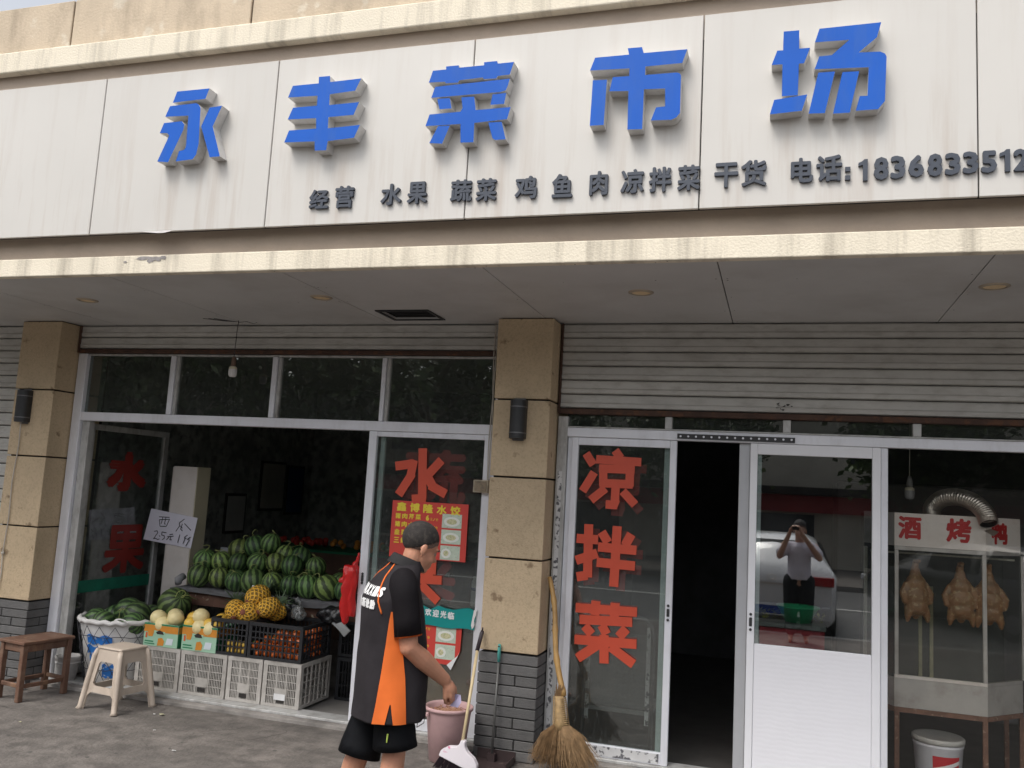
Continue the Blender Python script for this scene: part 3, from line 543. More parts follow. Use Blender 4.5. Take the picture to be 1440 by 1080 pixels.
# white door
D2=thing('half_glazed_door','bright white door with a clear upper pane and a grained lower panel','door',(.2,0,.04))
y=-.010
bar(D2,'stile',-.188,-.142,y-.018,y+.02,.047,2.142,m_door); bar(D2,'stile',.553,.602,y-.018,y+.02,.047,2.142,m_door)
bar(D2,'top_rail',-.1415,.5525,y-.016,y+.02,2.072,2.142,m_door)
bar(D2,'bottom_rail',-.1415,.5525,y-.016,y+.02,.047,.075,m_door)
MP=pm('white_grained_panel',(.87,.87,.91),.45,var=.015,vs=4)
n=MP.node_tree.nodes;l=MP.node_tree.links
tc=n.new('ShaderNodeTexCoord'); mp=n.new('ShaderNodeMapping'); mp.inputs['Scale'].default_value=(1.2,1,1); wv=n.new('ShaderNodeTexWave'); wv.bands_direction='Z'; wv.inputs['Scale'].default_value=11; wv.inputs['Distortion'].default_value=4; wv.inputs['Detail'].default_value=4; wv.inputs['Detail Scale'].default_value=1.5
bp_=n.new('ShaderNodeBump'); bp_.inputs['Strength'].default_value=.07; bp_.inputs['Distance'].default_value=.006
l.new(tc.outputs['Object'],mp.inputs[0]); l.new(mp.outputs[0],wv.inputs['Vector']); l.new(wv.outputs[0],bp_.inputs['Height']); l.new(bp_.outputs[0],n['Principled BSDF'].inputs['Normal'])
obj('lower_panel',bx(-.141,.552,y-.009,y+.012,.076,.868,bev=.002),MP,D2)
obj('glass_pane',bx(-.141,.552,-.004,.001,.869,2.071),glassmat('mirror_like_door_glass',(.88,.9,.9),2.45,.0,haze=.01),D2)
bar(D2,'inner_bead',-.1405,-.116,.004,.03,.87,2.07,pm('greenish_aluminium',(.5,.58,.56),.4),0)
bm=nb(); box(bm,-.174,-.156,-.036,-.0285,.975,1.03,bev=.003); ball(bm,(-.165,-.033,1.05),.009,8,6); ball(bm,(-.165,-.033,.955),.009,8,6); obj('door_lock',bm,m_dkmetal,D2)
# ================================================================= INTERIOR
m_wp=pm('dark_patterned_wallpaper',(.27,.28,.26),.8,var=.4,vs=5,col2=(.13,.135,.13),thr=.44,tw=.2)
m_in=pm('interior_plaster',(.42,.42,.42),.9,var=.1)
m_fl=pm('interior_floor',(.20,.19,.18),.7,var=.25,vs=3)
struct(obj('interior_floor',bx(-10.6,-1.70,.12,5.2,-.25,.025),m_fl)); m_dk=pm('shade_toned_plaster',(.075,.075,.08),.9,var=.2); struct(obj('interior_floor',bx(-1.698,4.3,.12,5.2,-.25,.025),pm('shade_toned_floor',(.07,.066,.062),.7,var=.2)))  # right room's gloom is put into its dark wall and floor colours
struct(obj('interior_ceiling',bx(-10.6,4.3,.2,5.2,2.96,3.02),pm('interior_ceiling_paint',(.45,.45,.44),.9)))
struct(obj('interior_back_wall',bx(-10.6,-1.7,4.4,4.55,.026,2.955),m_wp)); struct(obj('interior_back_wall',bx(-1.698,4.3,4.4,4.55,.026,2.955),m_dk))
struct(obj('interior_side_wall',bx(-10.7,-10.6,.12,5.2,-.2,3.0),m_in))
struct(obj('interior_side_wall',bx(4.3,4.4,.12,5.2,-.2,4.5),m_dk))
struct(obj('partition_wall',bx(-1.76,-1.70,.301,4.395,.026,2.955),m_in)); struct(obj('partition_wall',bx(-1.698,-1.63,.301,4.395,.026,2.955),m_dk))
struct(obj('partition_wall',bx(-6.06,-5.95,.301,4.4,.025,2.96),m_wp))
struct(obj('building_rear_wall',bx(-14,9,5.2,5.4,-.2,4.7),m_in))
struct(obj('building_end_wall',bx(-14.2,-14,-1.5,5.2,-.2,4.7),m_brown))
struct(obj('building_end_wall',bx(9,9.2,-1.5,5.2,-.2,4.7),m_brown))
# ================================================================= FRUIT SHOP INTERIOR
m_white=pm('white_board',(.62,.58,.55),.6,var=.05,vs=3,dirt=(.35,.3,.25),dirts=5,dirtamt=.35)
wc=thing('boxed_column','plain white boxed column standing inside the fruit shop behind the price card','column',(-5.18,.91,.025))
obj('front_board',bx(-5.313,-5.062,.83,.838,.025,1.805,bev=.002),m_white,wc)
obj('side_board',bx(-5.060,-5.052,.83,1.02,.025,1.805,bev=.002),pm('yellowed_board',(.55,.5,.36),.6,var=.06),wc)
obj('rear_board',bx(-5.313,-5.062,1.01,1.02,.025,1.795),m_white,wc); obj('side_board',bx(-5.321,-5.314,.83,1.02,.025,1.795),m_white,wc)
m_card=pm('white_card',(.66,.65,.74),.55,var=.03,vs=4); m_ink=pm('black_marker',(.04,.04,.05),.6)
PF=6.745/6.18; PRICE=[[(x*PF,1.738+(z-1.738)*PF) for x,z in pl] for pl in PRICE]; PRICEBOARD=[(x*PF,1.738+(z-1.738)*PF) for x,z in PRICEBOARD]
pc=thing('price_card','tilted white card with a handwritten watermelon price in black marker','price sign',(-5.3,.81,1.07))
bm=nb(); prism_y(bm,PRICEBOARD,.817,.821); obj('card',bm,m_card,pc)
bm=nb(); strokes(bm,PRICE,.0075,.8165,.0004); obj('marker_writing',bm,m_ink,pc)
# pictures and certificates on the side wall
for (y0,y1,z0,z1,c,l) in ((2.55,2.95,1.10,1.55,(.35,.35,.33),'framed certificate with a dark border low on the patterned wall of the fruit shop'),(3.2,3.75,1.35,1.95,(.30,.28,.25),'pale calendar sheet pinned on the patterned wall of the fruit shop'),(3.78,4.2,1.3,1.92,(.02,.04,.12),'dark blue framed notice on the patterned wall at the back of the fruit shop')):
    t=thing('wall_picture',l,'picture',(-5.94,(y0+y1)/2,z0),0)
    obj('frame',bx(-5.949,-5.93,y0,y1,z0,z1,bev=.003),m_joint,t); obj('sheet',bx(-5.929,-5.926,y0+.03,y1-.03,z0+.03,z1-.03),pm('sheet_%d'%int(c[2]*100),c,.6,var=.1),t)
t=thing('produce_rack','dim stepped produce rack with a green cover at the back of the fruit shop','rack',(-5.3,3.2,.025))
m_dkwood=pm('dark_wood',(.10,.055,.035),.7,var=.3,vs=8)
obj('frame',bx(-5.85,-3.3,2.9,3.6,.03,.95),m_dkwood,t); obj('cover',bx(-5.87,-3.28,2.88,3.62,.951,.975),pm('green_cover',(.01,.16,.07),.7,var=.2),t)
bm=nb()
random.seed(3)
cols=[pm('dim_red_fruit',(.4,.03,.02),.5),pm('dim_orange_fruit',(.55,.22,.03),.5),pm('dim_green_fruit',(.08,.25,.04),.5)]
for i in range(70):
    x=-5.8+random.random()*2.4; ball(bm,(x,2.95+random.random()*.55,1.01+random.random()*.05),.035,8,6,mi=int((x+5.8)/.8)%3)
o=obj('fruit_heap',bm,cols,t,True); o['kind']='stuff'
# goods seen through the lettered sliding door
m_shelf=pm('shelf_board',(.25,.25,.25),.6,var=.2)
t=thing('glass_shelf','narrow grey shelf behind the lettered sliding door of the fruit shop','shelf',(-2.3,.35,0))
obj('shelf_board',bx(-2.9,-1.8,.2,.5,.86,.885),m_shelf,t); obj('shelf_leg',bx(-2.88,-2.85,.25,.3,.026,.86),m_shelf,t); obj('shelf_leg',bx(-1.86,-1.83,.25,.3,.026,.86),m_shelf,t)
bm=nb(); lathe(bm,[(0,.886),(.048,.886),(.05,.9),(.05,1.06),(.04,1.085),(.04,1.10),(0,1.10)],-2.13,.32,20); tm=thing('thermos_flask','white thermos flask with a blue band on the shelf behind the glass door','flask',(-2.13,.32,.886)); obj('body',bm,pm('white_plastic',(.6,.6,.58),.4),tm,True)
bm=nb(); lathe(bm,[(.0505,1.0),(.0512,1.001),(.0512,1.02),(.0505,1.021)],-2.13,.32,20); obj('band',bm,pm('navy_band',(.03,.06,.2),.5),tm,True)
bm=nb(); lathe(bm,[(0,.886),(.03,.886),(.032,.9),(.032,1.02),(.012,1.07),(.012,1.09),(0,1.09)],-2.37,.3,16); tm=thing('water_bottle','clear drinks bottle with a white cap on the shelf behind the glass door','bottle',(-2.37,.3,.886)); obj('body',bm,glassmat('bottle_plastic',(.75,.85,.83),1.6,.1,haze=.15),tm,True)
bm=nb(); lathe(bm,[(.014,1.085),(.015,1.112),(0,1.113)],-2.37,.3,12); obj('cap',bm,pm('white_plastic',(.6,.6,.58),.4),tm,True)
single('cardboard_sheet',bx(-2.42,-2.0,.10,.13,.03,.72,bev=.004),pm('brown_cardboard',(.24,.145,.08),.8,var=.12,vs=3),(-2.2,.11,.03),'brown cardboard sheet leaning inside behind the lower glass of the lettered door','cardboard')
bm=blob_mesh([('e',(-2.52,.16,.26),(.17,.055,.20)),('e',(-2.40,.15,.40),(.10,.05,.10)),('e',(-2.46,.17,.12),(.20,.06,.12))],.02,4)
for v in bm.verts: v.co+=Vector((0,1,0))*.02*noise.noise(v.co*14)+Vector((1,0,.6))*.018*noise.noise(v.co*9+Vector((5,0,0)))
single('plastic_bag',bm,pm('pale_green_film',(.42,.55,.48),.25,var=.12,vs=10,bump=.6,bs=25),(-2.5,.16,.03),'pale green plastic bag slumped behind the lower glass of the lettered door','plastic bag',smooth=True)
# ================================================================= WATERMELONS
def melon_mat(name,a,b,nstr=11,ori=0):
    m=bpy.data.materials.new(name); m.use_nodes=True; n=m.node_tree.nodes; l=m.node_tree.links; B=n['Principled BSDF']; B.inputs['Roughness'].default_value=.38
    tc=n.new('ShaderNodeTexCoord'); sx=n.new('ShaderNodeSeparateXYZ'); l.new(tc.outputs['Object'],sx.inputs[0])
    at=n.new('ShaderNodeMath'); at.operation='ARCTAN2'; l.new(sx.outputs[1],at.inputs[0]); l.new(sx.outputs[0],at.inputs[1])
    nz=n.new('ShaderNodeTexNoise'); nz.inputs['Scale'].default_value=26; nz.inputs['Detail'].default_value=5; l.new(tc.outputs['Object'],nz.inputs['Vector'])
    mu=n.new('ShaderNodeMath'); mu.operation='MULTIPLY'; mu.inputs[1].default_value=nstr; l.new(at.outputs[0],mu.inputs[0])
    ad=n.new('ShaderNodeMath'); ad.operation='MULTIPLY_ADD'; ad.inputs[1].default_value=4.2; l.new(nz.outputs[0],ad.inputs[0]); l.new(mu.outputs[0],ad.inputs[2])
    sn=n.new('ShaderNodeMath'); sn.operation='SINE'; l.new(ad.outputs[0],sn.inputs[0])
    mr=n.new('ShaderNodeMapRange'); mr.inputs[1].default_value=-.25; mr.inputs[2].default_value=.35; l.new(sn.outputs[0],mr.inputs[0])
    mx=n.new('ShaderNodeMix'); mx.data_type='RGBA'; l.new(mr.outputs[0],mx.inputs[0]); mx.inputs[6].default_value=(*a,1); mx.inputs[7].default_value=(*b,1)
    n2=n.new('ShaderNodeTexNoise'); n2.inputs['Scale'].default_value=60; l.new(tc.outputs['Object'],n2.inputs['Vector']); m2=n.new('ShaderNodeMix'); m2.data_type='RGBA'; m2.blend_type='OVERLAY'; m2.inputs[0].default_value=.35; l.new(mx.outputs[2],m2.inputs[6]); l.new(n2.outputs[0],m2.inputs[7])
    oi=n.new('ShaderNodeObjectInfo'); hv=n.new('ShaderNodeHueSaturation'); ra=n.new('ShaderNodeMapRange'); ra.inputs[3].default_value=.72; ra.inputs[4].default_value=1.25; rb=n.new('ShaderNodeMapRange'); rb.inputs[3].default_value=.485; rb.inputs[4].default_value=.515; l.new(oi.outputs['Random'],ra.inputs[0]); l.new(oi.outputs['Random'],rb.inputs[0]); l.new(ra.outputs[0],hv.inputs['Value']); l.new(rb.outputs[0],hv.inputs['Hue']); l.new(m2.outputs[2],hv.inputs['Color']); l.new(hv.outputs[0],B.inputs['Base Color']); B.inputs['Roughness'].default_value=.5; return m
WM=[melon_mat('striped_green_rind',(.03,.056,.02),(.15,.245,.075)),melon_mat('pale_striped_rind',(.045,.07,.024),(.23,.33,.09),9),melon_mat('dark_striped_rind',(.02,.04,.018),(.09,.16,.05),12)]
m_vine=pm('dry_green_vine',(.24,.27,.09),.7,var=.25,vs=30)
def make_melon(k):
    me_bm=nb(); ball(me_bm,(0,0,0),1,28,18)
    for v in me_bm.verts: v.co*= .1*(1+.015*noise.noise(v.co*2+Vector((k,0,0))))
    for v in me_bm.verts:
        if v.co.z>.09: v.co.z-=.004
    o=obj('watermelon',me_bm,WM[k%3],None,True)
    bm=nb(); a=k*2.1; pts=[(0,0,.095)]
    for i in range(7):
        t=i/6; a+=.55; pts.append((.055*t*math.cos(a)+.01,.055*t*math.sin(a),.1+.035*math.sin(t*2.6)))
    tube(bm,pts,[.005,.0045,.004,.0035,.003,.003,.0025,.002],6)
    if k%2==0: tube(bm,[(.0,0,.11),(.03,.02,.118),(.07,.03,.10),(.095,.055,.075)],[.003,.003,.0025,.002],5)
    s=obj('stem',bm,m_vine,None,True); s.parent=o; return o
mel=[make_melon(k) for k in range(6)]
def place_melon(i,loc,s,rot,label,group):
    o=mel[i%6]
    if o.get('used'):
        c=link_copy(o,loc,rot,label,group,scale=(s,s,s)); 
        if 'used' in c: del c['used']
    else: o.location=loc; o.rotation_euler=rot; o.scale=(s,s,s); o['label']=label; o['group']=group; c=o; o['used']=1
    c['category']='watermelon'; return c
RW=[('front row',.62,[(-4.779,.877),(-4.578,.881),(-4.4,.869),(-4.226,.874),(-4.05,.885),(-3.878,.874),(-3.717,.875),(-3.541,.880),(-3.37,.874)]),
('middle row',.78,[(-4.844,.994),(-4.669,1.0),(-4.506,1.0),(-4.303,1.015),(-4.13,1.028),(-3.974,1.011),(-3.749,1.022)]),
('top of the heap',.95,[(-4.631,1.09),(-4.455,1.135),(-4.3,1.175),(-3.99,1.07),(-4.14,1.09)])]
random.seed(11); idx=0
for nm,yy,l in RW:
    for j,(x,z) in enumerate(sorted(l)):
        side=['leftmost','second from the left','third from the left','fourth from the left','fifth from the left','sixth from the left','seventh from the left','eighth from the left','ninth from the left'][j]
        place_melon(idx,(x+.0,yy+random.uniform(-.02,.02),z-.004),random.uniform(.84,1.08),(random.uniform(-.5,.5),random.uniform(-.5,.5),random.uniform(0,6)),'striped watermelon, %s in the %s on the grey cloth table'%(side,nm) if 'row' in nm else 'striped watermelon, %s at the %s on the grey cloth'%(side,nm),'watermelons piled on the cloth table'); idx+=1
# hidden filling melons behind so the upper rows rest on something: second layer back
for j in range(7):
    place_melon(idx,(-4.75+.2*j,.86,.885),.98,(0,.3,j),'half hidden watermelon behind the pile on the grey cloth table, %s from the left'%ORD[j],'watermelons at the hidden back of the pile'); idx+=1
# table under the melons
m_cloth=pm('grey_tarp',(.26,.26,.27),.75,var=.15,vs=5,bump=.4,bs=20)
tb=thing('market_table','old wooden market table under the pile of watermelons','table',(-4.1,.8,.025))
obj('table_top',bx(-4.90,-3.1,.52,1.25,.735,.765,bev=.003),m_dkwood,tb)
obj('apron',bx(-4.86,-3.14,.54,.56,.64,.7345),pm('ragged_brown_board',(.12,.06,.04),.8,var=.3,vs=10,col2=(.4,.35,.25),thr=.62),tb)
for xx in (-4.86,-3.2):
    for yy in (.56,1.18): obj('leg',bx(xx,xx+.05,yy,yy+.05,.026,.7345),m_dkwood,tb)
bm=nb(); NX,NY=60,8
g=[[None]*(NY+1) for _ in range(NX+1)]
for i in range(NX+1):
    for j in range(NY+1):
        x=-4.97+1.93*i/NX; t=j/NY
        if t<.5: y=.50+(.5-t)*1.5; z=.772
        else: y=.498-.012*math.sin(i*.9); z=.772-(t-.5)*2*(.03+.035*noise.noise(Vector((x*3.1,0,0)))+.05*max(0,x+3.9))
        z+=.004*noise.noise(Vector((x*14,y*14,0)))
        g[i][j]=bm.verts.new((x,y,z))
for i in range(NX):
    for j in range(NY): bm.faces.new((g[i][j],g[i+1][j],g[i+1][j+1],g[i][j+1]))
bmesh.ops.solidify(bm,geom=bm.faces[:],thickness=.006)
single('table_cloth',bm,m_cloth,(-4.0,.8,.77),'wrinkled grey tarp spread over the watermelon table, its edge hanging ragged','cloth',smooth=True)
single('backing_board',bx(-4.90,-4.55,1.06,1.075,.775,1.09,bev=.003),pm('grey_board',(.25,.26,.28),.6),(-4.7,1.07,.775),'grey board standing behind the left end of the watermelon pile','board')
bm=nb(); tube(bm,[(-4.95,.58,.80),(-4.945,.56,.83),(-4.935,.62,.86)],[.03,.034,.03],10); 
single('rolled_tarp',bm,m_cloth,(-4.94,.58,.78),'rolled grey tarp end on the left corner of the watermelon table','cloth',smooth=True)
bm=nb(); prism_y(bm,[(-4.09,.80),(-3.985,.775),(-4.0,.86),(-4.075,.875)],.36,.362); single('paper_slip',bm,pm('white_paper',(.75,.75,.75),.6),(-4.05,.36,.78),'small white paper slip stuck behind the pineapples','paper')
# ================================================================= BIG NETTED TUB
tc_=Vector((-5.15,.20,.0)); tc_.z=.008
tub=thing('netted_tub','large white tub wrapped in dark netting, blue print on its side, full of watermelons','tub',tc_)
m_tub=pm('white_tub_sacking',(.64,.63,.62),.65,var=.08,vs=5,bump=.35,bs=22,dirt=(.3,.28,.25),dirts=3,dirtamt=.5)
bm=nb(); prof=[(0,.0),(.22,.0),(.235,.02),(.27,.2),(.30,.36),(.325,.5),(.335,.53),(.325,.535),(.31,.50),(.285,.36),(.2,.3),(0,.3)]
lathe(bm,prof,tc_.x,tc_.y,40,cz=tc_.z)
for v in bm.verts:
    a=math.atan2(v.co.y-tc_.y,v.co.x-tc_.x); r=.008*noise.noise(Vector((math.cos(a)*3,math.sin(a)*3,v.co.z*4))); v.co.x+=r*math.cos(a)*2; v.co.y+=r*math.sin(a)*2
obj('tub_body',bm,m_tub,tub,True)
bm=nb(); pts=[(tc_.x+.335*math.cos(a*PI/24),tc_.y+.335*math.sin(a*PI/24),tc_.z+.530+.008*math.sin(a*2.7)) for a in range(49)]; tube(bm,pts,.020,10); obj('rolled_rim',bm,m_tub,tub,True)
# blue print: patches lying on the wall of the tub, facing the street
m_bp=pm('blue_print',(.02,.17,.55),.6,var=.2,vs=14,col2=(.5,.55,.62),thr=.60)
def tubp(a,z,off=.004):
    r=.235+(.335-.235)*(z-.02)/.51+off+.008*0; return (tc_.x+(r+.006)*math.cos(a),tc_.y+(r+.006)*math.sin(a),tc_.z+z)
for a0,a1,z0,z1 in ((-1.80,-1.10,.36,.425),(-1.82,-1.25,.28,.345),(-1.75,-1.45,.215,.27),(-1.35,-.95,.10,.20)):
    bm=nb(); N=8; r0=[bm.verts.new(tubp(a0+(a1-a0)*i/N,z0+.01*math.sin(i*2.))) for i in range(N+1)]; r1=[bm.verts.new(tubp(a0+(a1-a0)*i/N,z1+.012*math.sin(i*1.3))) for i in range(N+1)]
    for i in range(N): bm.faces.new((r0[i],r0[i+1],r1[i+1],r1[i]))
    obj('blue_print',bm,m_bp,tub,True)
m_net=pm('dark_net_cord',(.05,.05,.06),.7)
bm=nb(); K=18
for k in range(K):
    for sgn in (1,-1):
        pts=[tubp(2*PI*k/K+sgn*t*.9,.50-.47*t,.014) for t in [i/12 for i in range(13)]]; tube(bm,pts,.0022,5,cap=False)
for zz in (.42,.16): tube(bm,[tubp(2*PI*i/36,zz+.006*math.sin(i*1.7),.016) for i in range(37)],.0028,5,cap=False)
obj('netting',bm,m_net,tub,True)
bm=nb(); tube(bm,[(tc_.x+.20+.07*math.cos(a),tc_.y-.27-.015*math.sin(a),tc_.z+.53+.035*math.sin(a)) for a in [i*PI/8 for i in range(9)]],.006,6); obj('rope_handle',bm,m_tub,tub,True)
for j,(dx,dy,dz,s) in enumerate(((-.21,-.08,.50,.95),(-.05,.10,.56,1.15),(-.06,-.17,.50,.95),(.12,.0,.56,1.1),(.20,-.13,.50,1.0),(.10,.2,.52,1.0),(-.20,.12,.5,1.0))):
    place_melon(2 if j%2 else 5,(tc_.x+dx,tc_.y+dy,tc_.z+dz),s,(1.2*math.sin(j),1.1,j*1.3),'dark watermelon in the white netted tub, %s'%['at its left rim','large one at its back left','low one at its front left','large one right of its centre','at its front right rim','at its back right','at its far left back'][j],'watermelons in the netted tub')
place_melon(0,(-4.80,.36,.66),1.35,(.9,.5,.7),'large round watermelon standing alone behind the two melon cartons','single watermelon')
# white pot
wp=thing('white_pot','small grimy white plastic pot beside the netted tub on the threshold','pot',(-5.50,.02,.047))
bm=nb(); lathe(bm,[(0,.0),(.062,.0),(.066,.008),(.088,.16),(.092,.172),(.097,.178),(.1,.2),(.096,.205),(.09,.2),(.08,.16),(.06,.03),(0,.025)],-5.47,-.02,28,cz=.03)
obj('pot_body',bm,pm('grimy_white',(.45,.44,.43),.6,var=.12,vs=9,dirt=(.13,.12,.11),dirts=8,dirtamt=.7),wp,True)
bm=nb(); lathe(bm,[(.089,.150),(.094,.152),(.094,.158),(.089,.16)],-5.47,-.02,28,cz=.03); obj('rim_ring',bm,m_tub,wp,True)
# ================================================================= CRATES
m_gcr=pm('grey_crate_plastic',(.48,.455,.42),.6,var=.12,ovar=.07,vs=7,dirt=(.14,.12,.10),dirts=6,dirtamt=.7); m_gcr2=pm('grey_crate_label',(.46,.44,.42),.55,dirt=(.2,.17,.15),dirts=9,dirtamt=.6)
m_bcr=pm('black_crate_plastic',(.022,.023,.026),.45,var=.2,vs=9)
def grate(a0,a1,z0,z1,plane,th,nv,nh,bw,wide,hand=True,vert=True,bh=.006):
    """one crate wall as solid lattice; plane=('x',y) runs along x at y or ('y',x) runs along y at x"""
    bm=nb()
    def b(p0,p1,q0,q1,t=th,o=0):
        if plane[0]=='x': box(bm,p0,p1,plane[1]-t/2+o,plane[1]+t/2+o,q0,q1)
        else: box(bm,plane[1]-t/2+o,plane[1]+t/2+o,p0,p1,q0,q1)
    Lh=a1-a0; b(a0,a1,z1-.028,z1,th+.008); b(a0,a1,z0,z0+.022,th+.006); b(a0,a0+wide,z0+.022,z1-.028,th+.004); b(a1-wide,a1,z0+.022,z1-.028,th+.004)
    inn=Lh-2*wide; zi0=z0+.022; zi1=z1-.028
    for i in range(1,nv):
        p=a0+wide+inn*i/nv
        major=(i%max(1,nv//3)==0)
        b(p-bw/2-(.003 if major else 0),p+bw/2+(.003 if major else 0),zi0,zi1,th+(.003 if major else 0))
    for j in range(1,nh):
        q=zi0+(zi1-zi0)*j/nh; b(a0+wide,a1-wide,q-bh/2,q+bh/2,th*.8)
    if hand:
        cxm=(a0+a1)/2; b(cxm-.05,cxm+.05,zi0+.045,zi0+.11,th+.0045)
    return bm
def crate(x0,x1,y0,y1,z0,h,mat,label,nv=18,nvs=20,nh=5,bw=.006,wide=.035,group=None,hand=True,th=.008,bh=.006):
    t=thing('plastic_crate',label,'crate',((x0+x1)/2,(y0+y1)/2,z0),0,group)
    z1=z0+h
    obj('side_wall',grate(x0,x1,z0,z1,('x',y0+.006),th,nv,nh,bw,wide,hand,bh=bh),mat,t)
    obj('side_wall',grate(x0,x1,z0,z1,('x',y1-.006),th,nv,nh,bw,wide,False,bh=bh),mat,t)
    obj('end_wall',grate(y0+.014,y1-.014,z0,z1,('y',x1-.007),th,nvs,nh,bw,wide*.8,False,bh=bh),mat,t)
    obj('end_wall',grate(y0+.014,y1-.014,z0,z1,('y',x0+.007),th,nvs,nh,bw,wide*.8,False,bh=bh),mat,t)
    obj('base',bx(x0+.015,x1-.015,y0+.015,y1-.015,z0+.004,z0+.010),mat,t)
    if hand:
        cxm=(x0+x1)/2; obj('hand_hole',bx(cxm-.032,cxm+.032,y0-.0035,y0-.001,z0+.032,z0+.062),m_joint,t)
    return t
gy0=.045
gr='grey slatted crates along the threshold'
crate(-4.87,-4.462,gy0,gy0+.46,.047,.325,m_gcr,'leftmost grey slatted crate, half hidden behind the pale plastic stool',nv=24,group=gr)
crate(-4.450,-4.035,gy0,gy0+.46,.047,.325,m_gcr,'second grey slatted crate from the left, under the melon carton nearer the black crates',nv=24,group=gr)
crate(-4.022,-3.720,gy0,gy0+.46,.047,.325,m_gcr,'third grey slatted crate from the left, under the black pineapple crate',nv=18,group=gr)
c4=crate(-3.708,-3.388,gy0,gy0+.46,.047,.325,m_gcr,'rightmost grey slatted crate, under the black tomato crate with a torn white label',nv=18,nvs=6,group=gr)
obj('torn_label',bx(-3.60,-3.505,gy0-.0065,gy0-.005,.10,.145),pm('white_paper',(.75,.75,.75),.6),c4)
for x_ in (-4.66,-4.24): pass
gb='black lattice crates stacked on the grey crates'
crate(-4.215,-3.880,.055,.50,.374,.27,m_bcr,'black lattice crate holding netted pineapples, left of the tomato crate',nv=9,nvs=8,nh=5,bw=.008,wide=.02,group=gb,hand=False,bh=.009)
crate(-3.872,-3.405,.055,.50,.374,.27,m_bcr,'black lattice crate showing orange tomatoes through its side',nv=12,nvs=8,nh=5,bw=.008,wide=.026,group=gb,hand=False,bh=.009)
crate(-3.36,-2.99,.55,.95,.026,.33,m_bcr,'black lattice crate on the shop floor behind the walking man',nv=12,nvs=10,nh=3,bw=.007,wide=.03,group=gb,hand=False)
crate(-3.36,-2.99,.55,.95,.362,.28,m_bcr,'second black lattice crate stacked on another behind the walking man',nv=12,nvs=10,nh=3,bw=.007,wide=.03,group=gb,hand=False)
# tomatoes
m_tom=pm('tomato_skin',(.66,.15,.03),.25,var=.15,vs=20,coat=.4); m_tomg=pm('tomato_calyx',(.06,.16,.03),.6)
bm=nb(); ball(bm,(0,0,0),.034,16,12,sc3=(1,1,.84)); t0=obj('tomato',bm,m_tom,None,True)
bm=nb()
for k in range(5):
    a=k*2*PI/5; v=[bm.verts.new(p) for p in ((0,0,.030),(.006*math.cos(a+1.3),.006*math.sin(a+1.3),.0305),(.02*math.cos(a),.02*math.sin(a),.029),(.006*math.cos(a-1.3),.006*math.sin(a-1.3),.0305))]; bm.faces.new(v)
s=obj('calyx',bm,m_tomg,None); s.parent=t0
first=True; random.seed(5); cnt=0
for lay,(n_,zz) in enumerate(((6,.415),(6,.468),(5,.521),(3,.572))):
    for r in range(2):
        for j in range(n_-r%2):
            x=-3.455-(.068*j+.034*((lay+r)%2))-random.uniform(0,.006); yv=.105+.07*r+random.uniform(-.005,.005)
            if x<-3.85: continue
            lab='orange tomato in the black crate, %s from the right, %s layer, %s rank'%(ORD[j],['bottom','second','third','top'][lay],['front','inner'][r])
            if first: o=t0; o.location=(x,yv,zz); first=False
            else: o=link_copy(t0,(x,yv,zz),(random.uniform(-.6,.6),random.uniform(-.6,.6),random.uniform(0,6)))
            tag(o,lab,'tomato','tomatoes in the black crate')
for j in range(4):
    for r in range(2):
        o=link_copy(t0,(-3.445,.28+.075*r,.415+.055*j),(0,.3,j)); tag(o,'orange tomato behind the end wall of the black crate, %s layer, %s'%(['bottom','second','third','top'][j],['nearer the street','further in'][r]),'tomato','tomatoes in the black crate')
# small yellow fruit low in the pineapple crate
m_yel=pm('yellow_fruit_skin',(.62,.40,.07),.45,var=.15,vs=20)
bm=nb(); ball(bm,(0,0,0),.026,12,8); y0_=obj('yellow_fruit',bm,m_yel,None,True)
for j in range(8):
    loc=(-3.925-.045*(j%4),.09+.0*j,.41+.05*(j//4))
    o=y0_ if j==0 else link_copy(y0_,loc); o.location=loc
    tag(o,'small yellow fruit in the black pineapple crate, %s from the right, %s layer'%(ORD[j%4],'bottom' if j<4 else 'upper'),'fruit','yellow fruit in the pineapple crate')
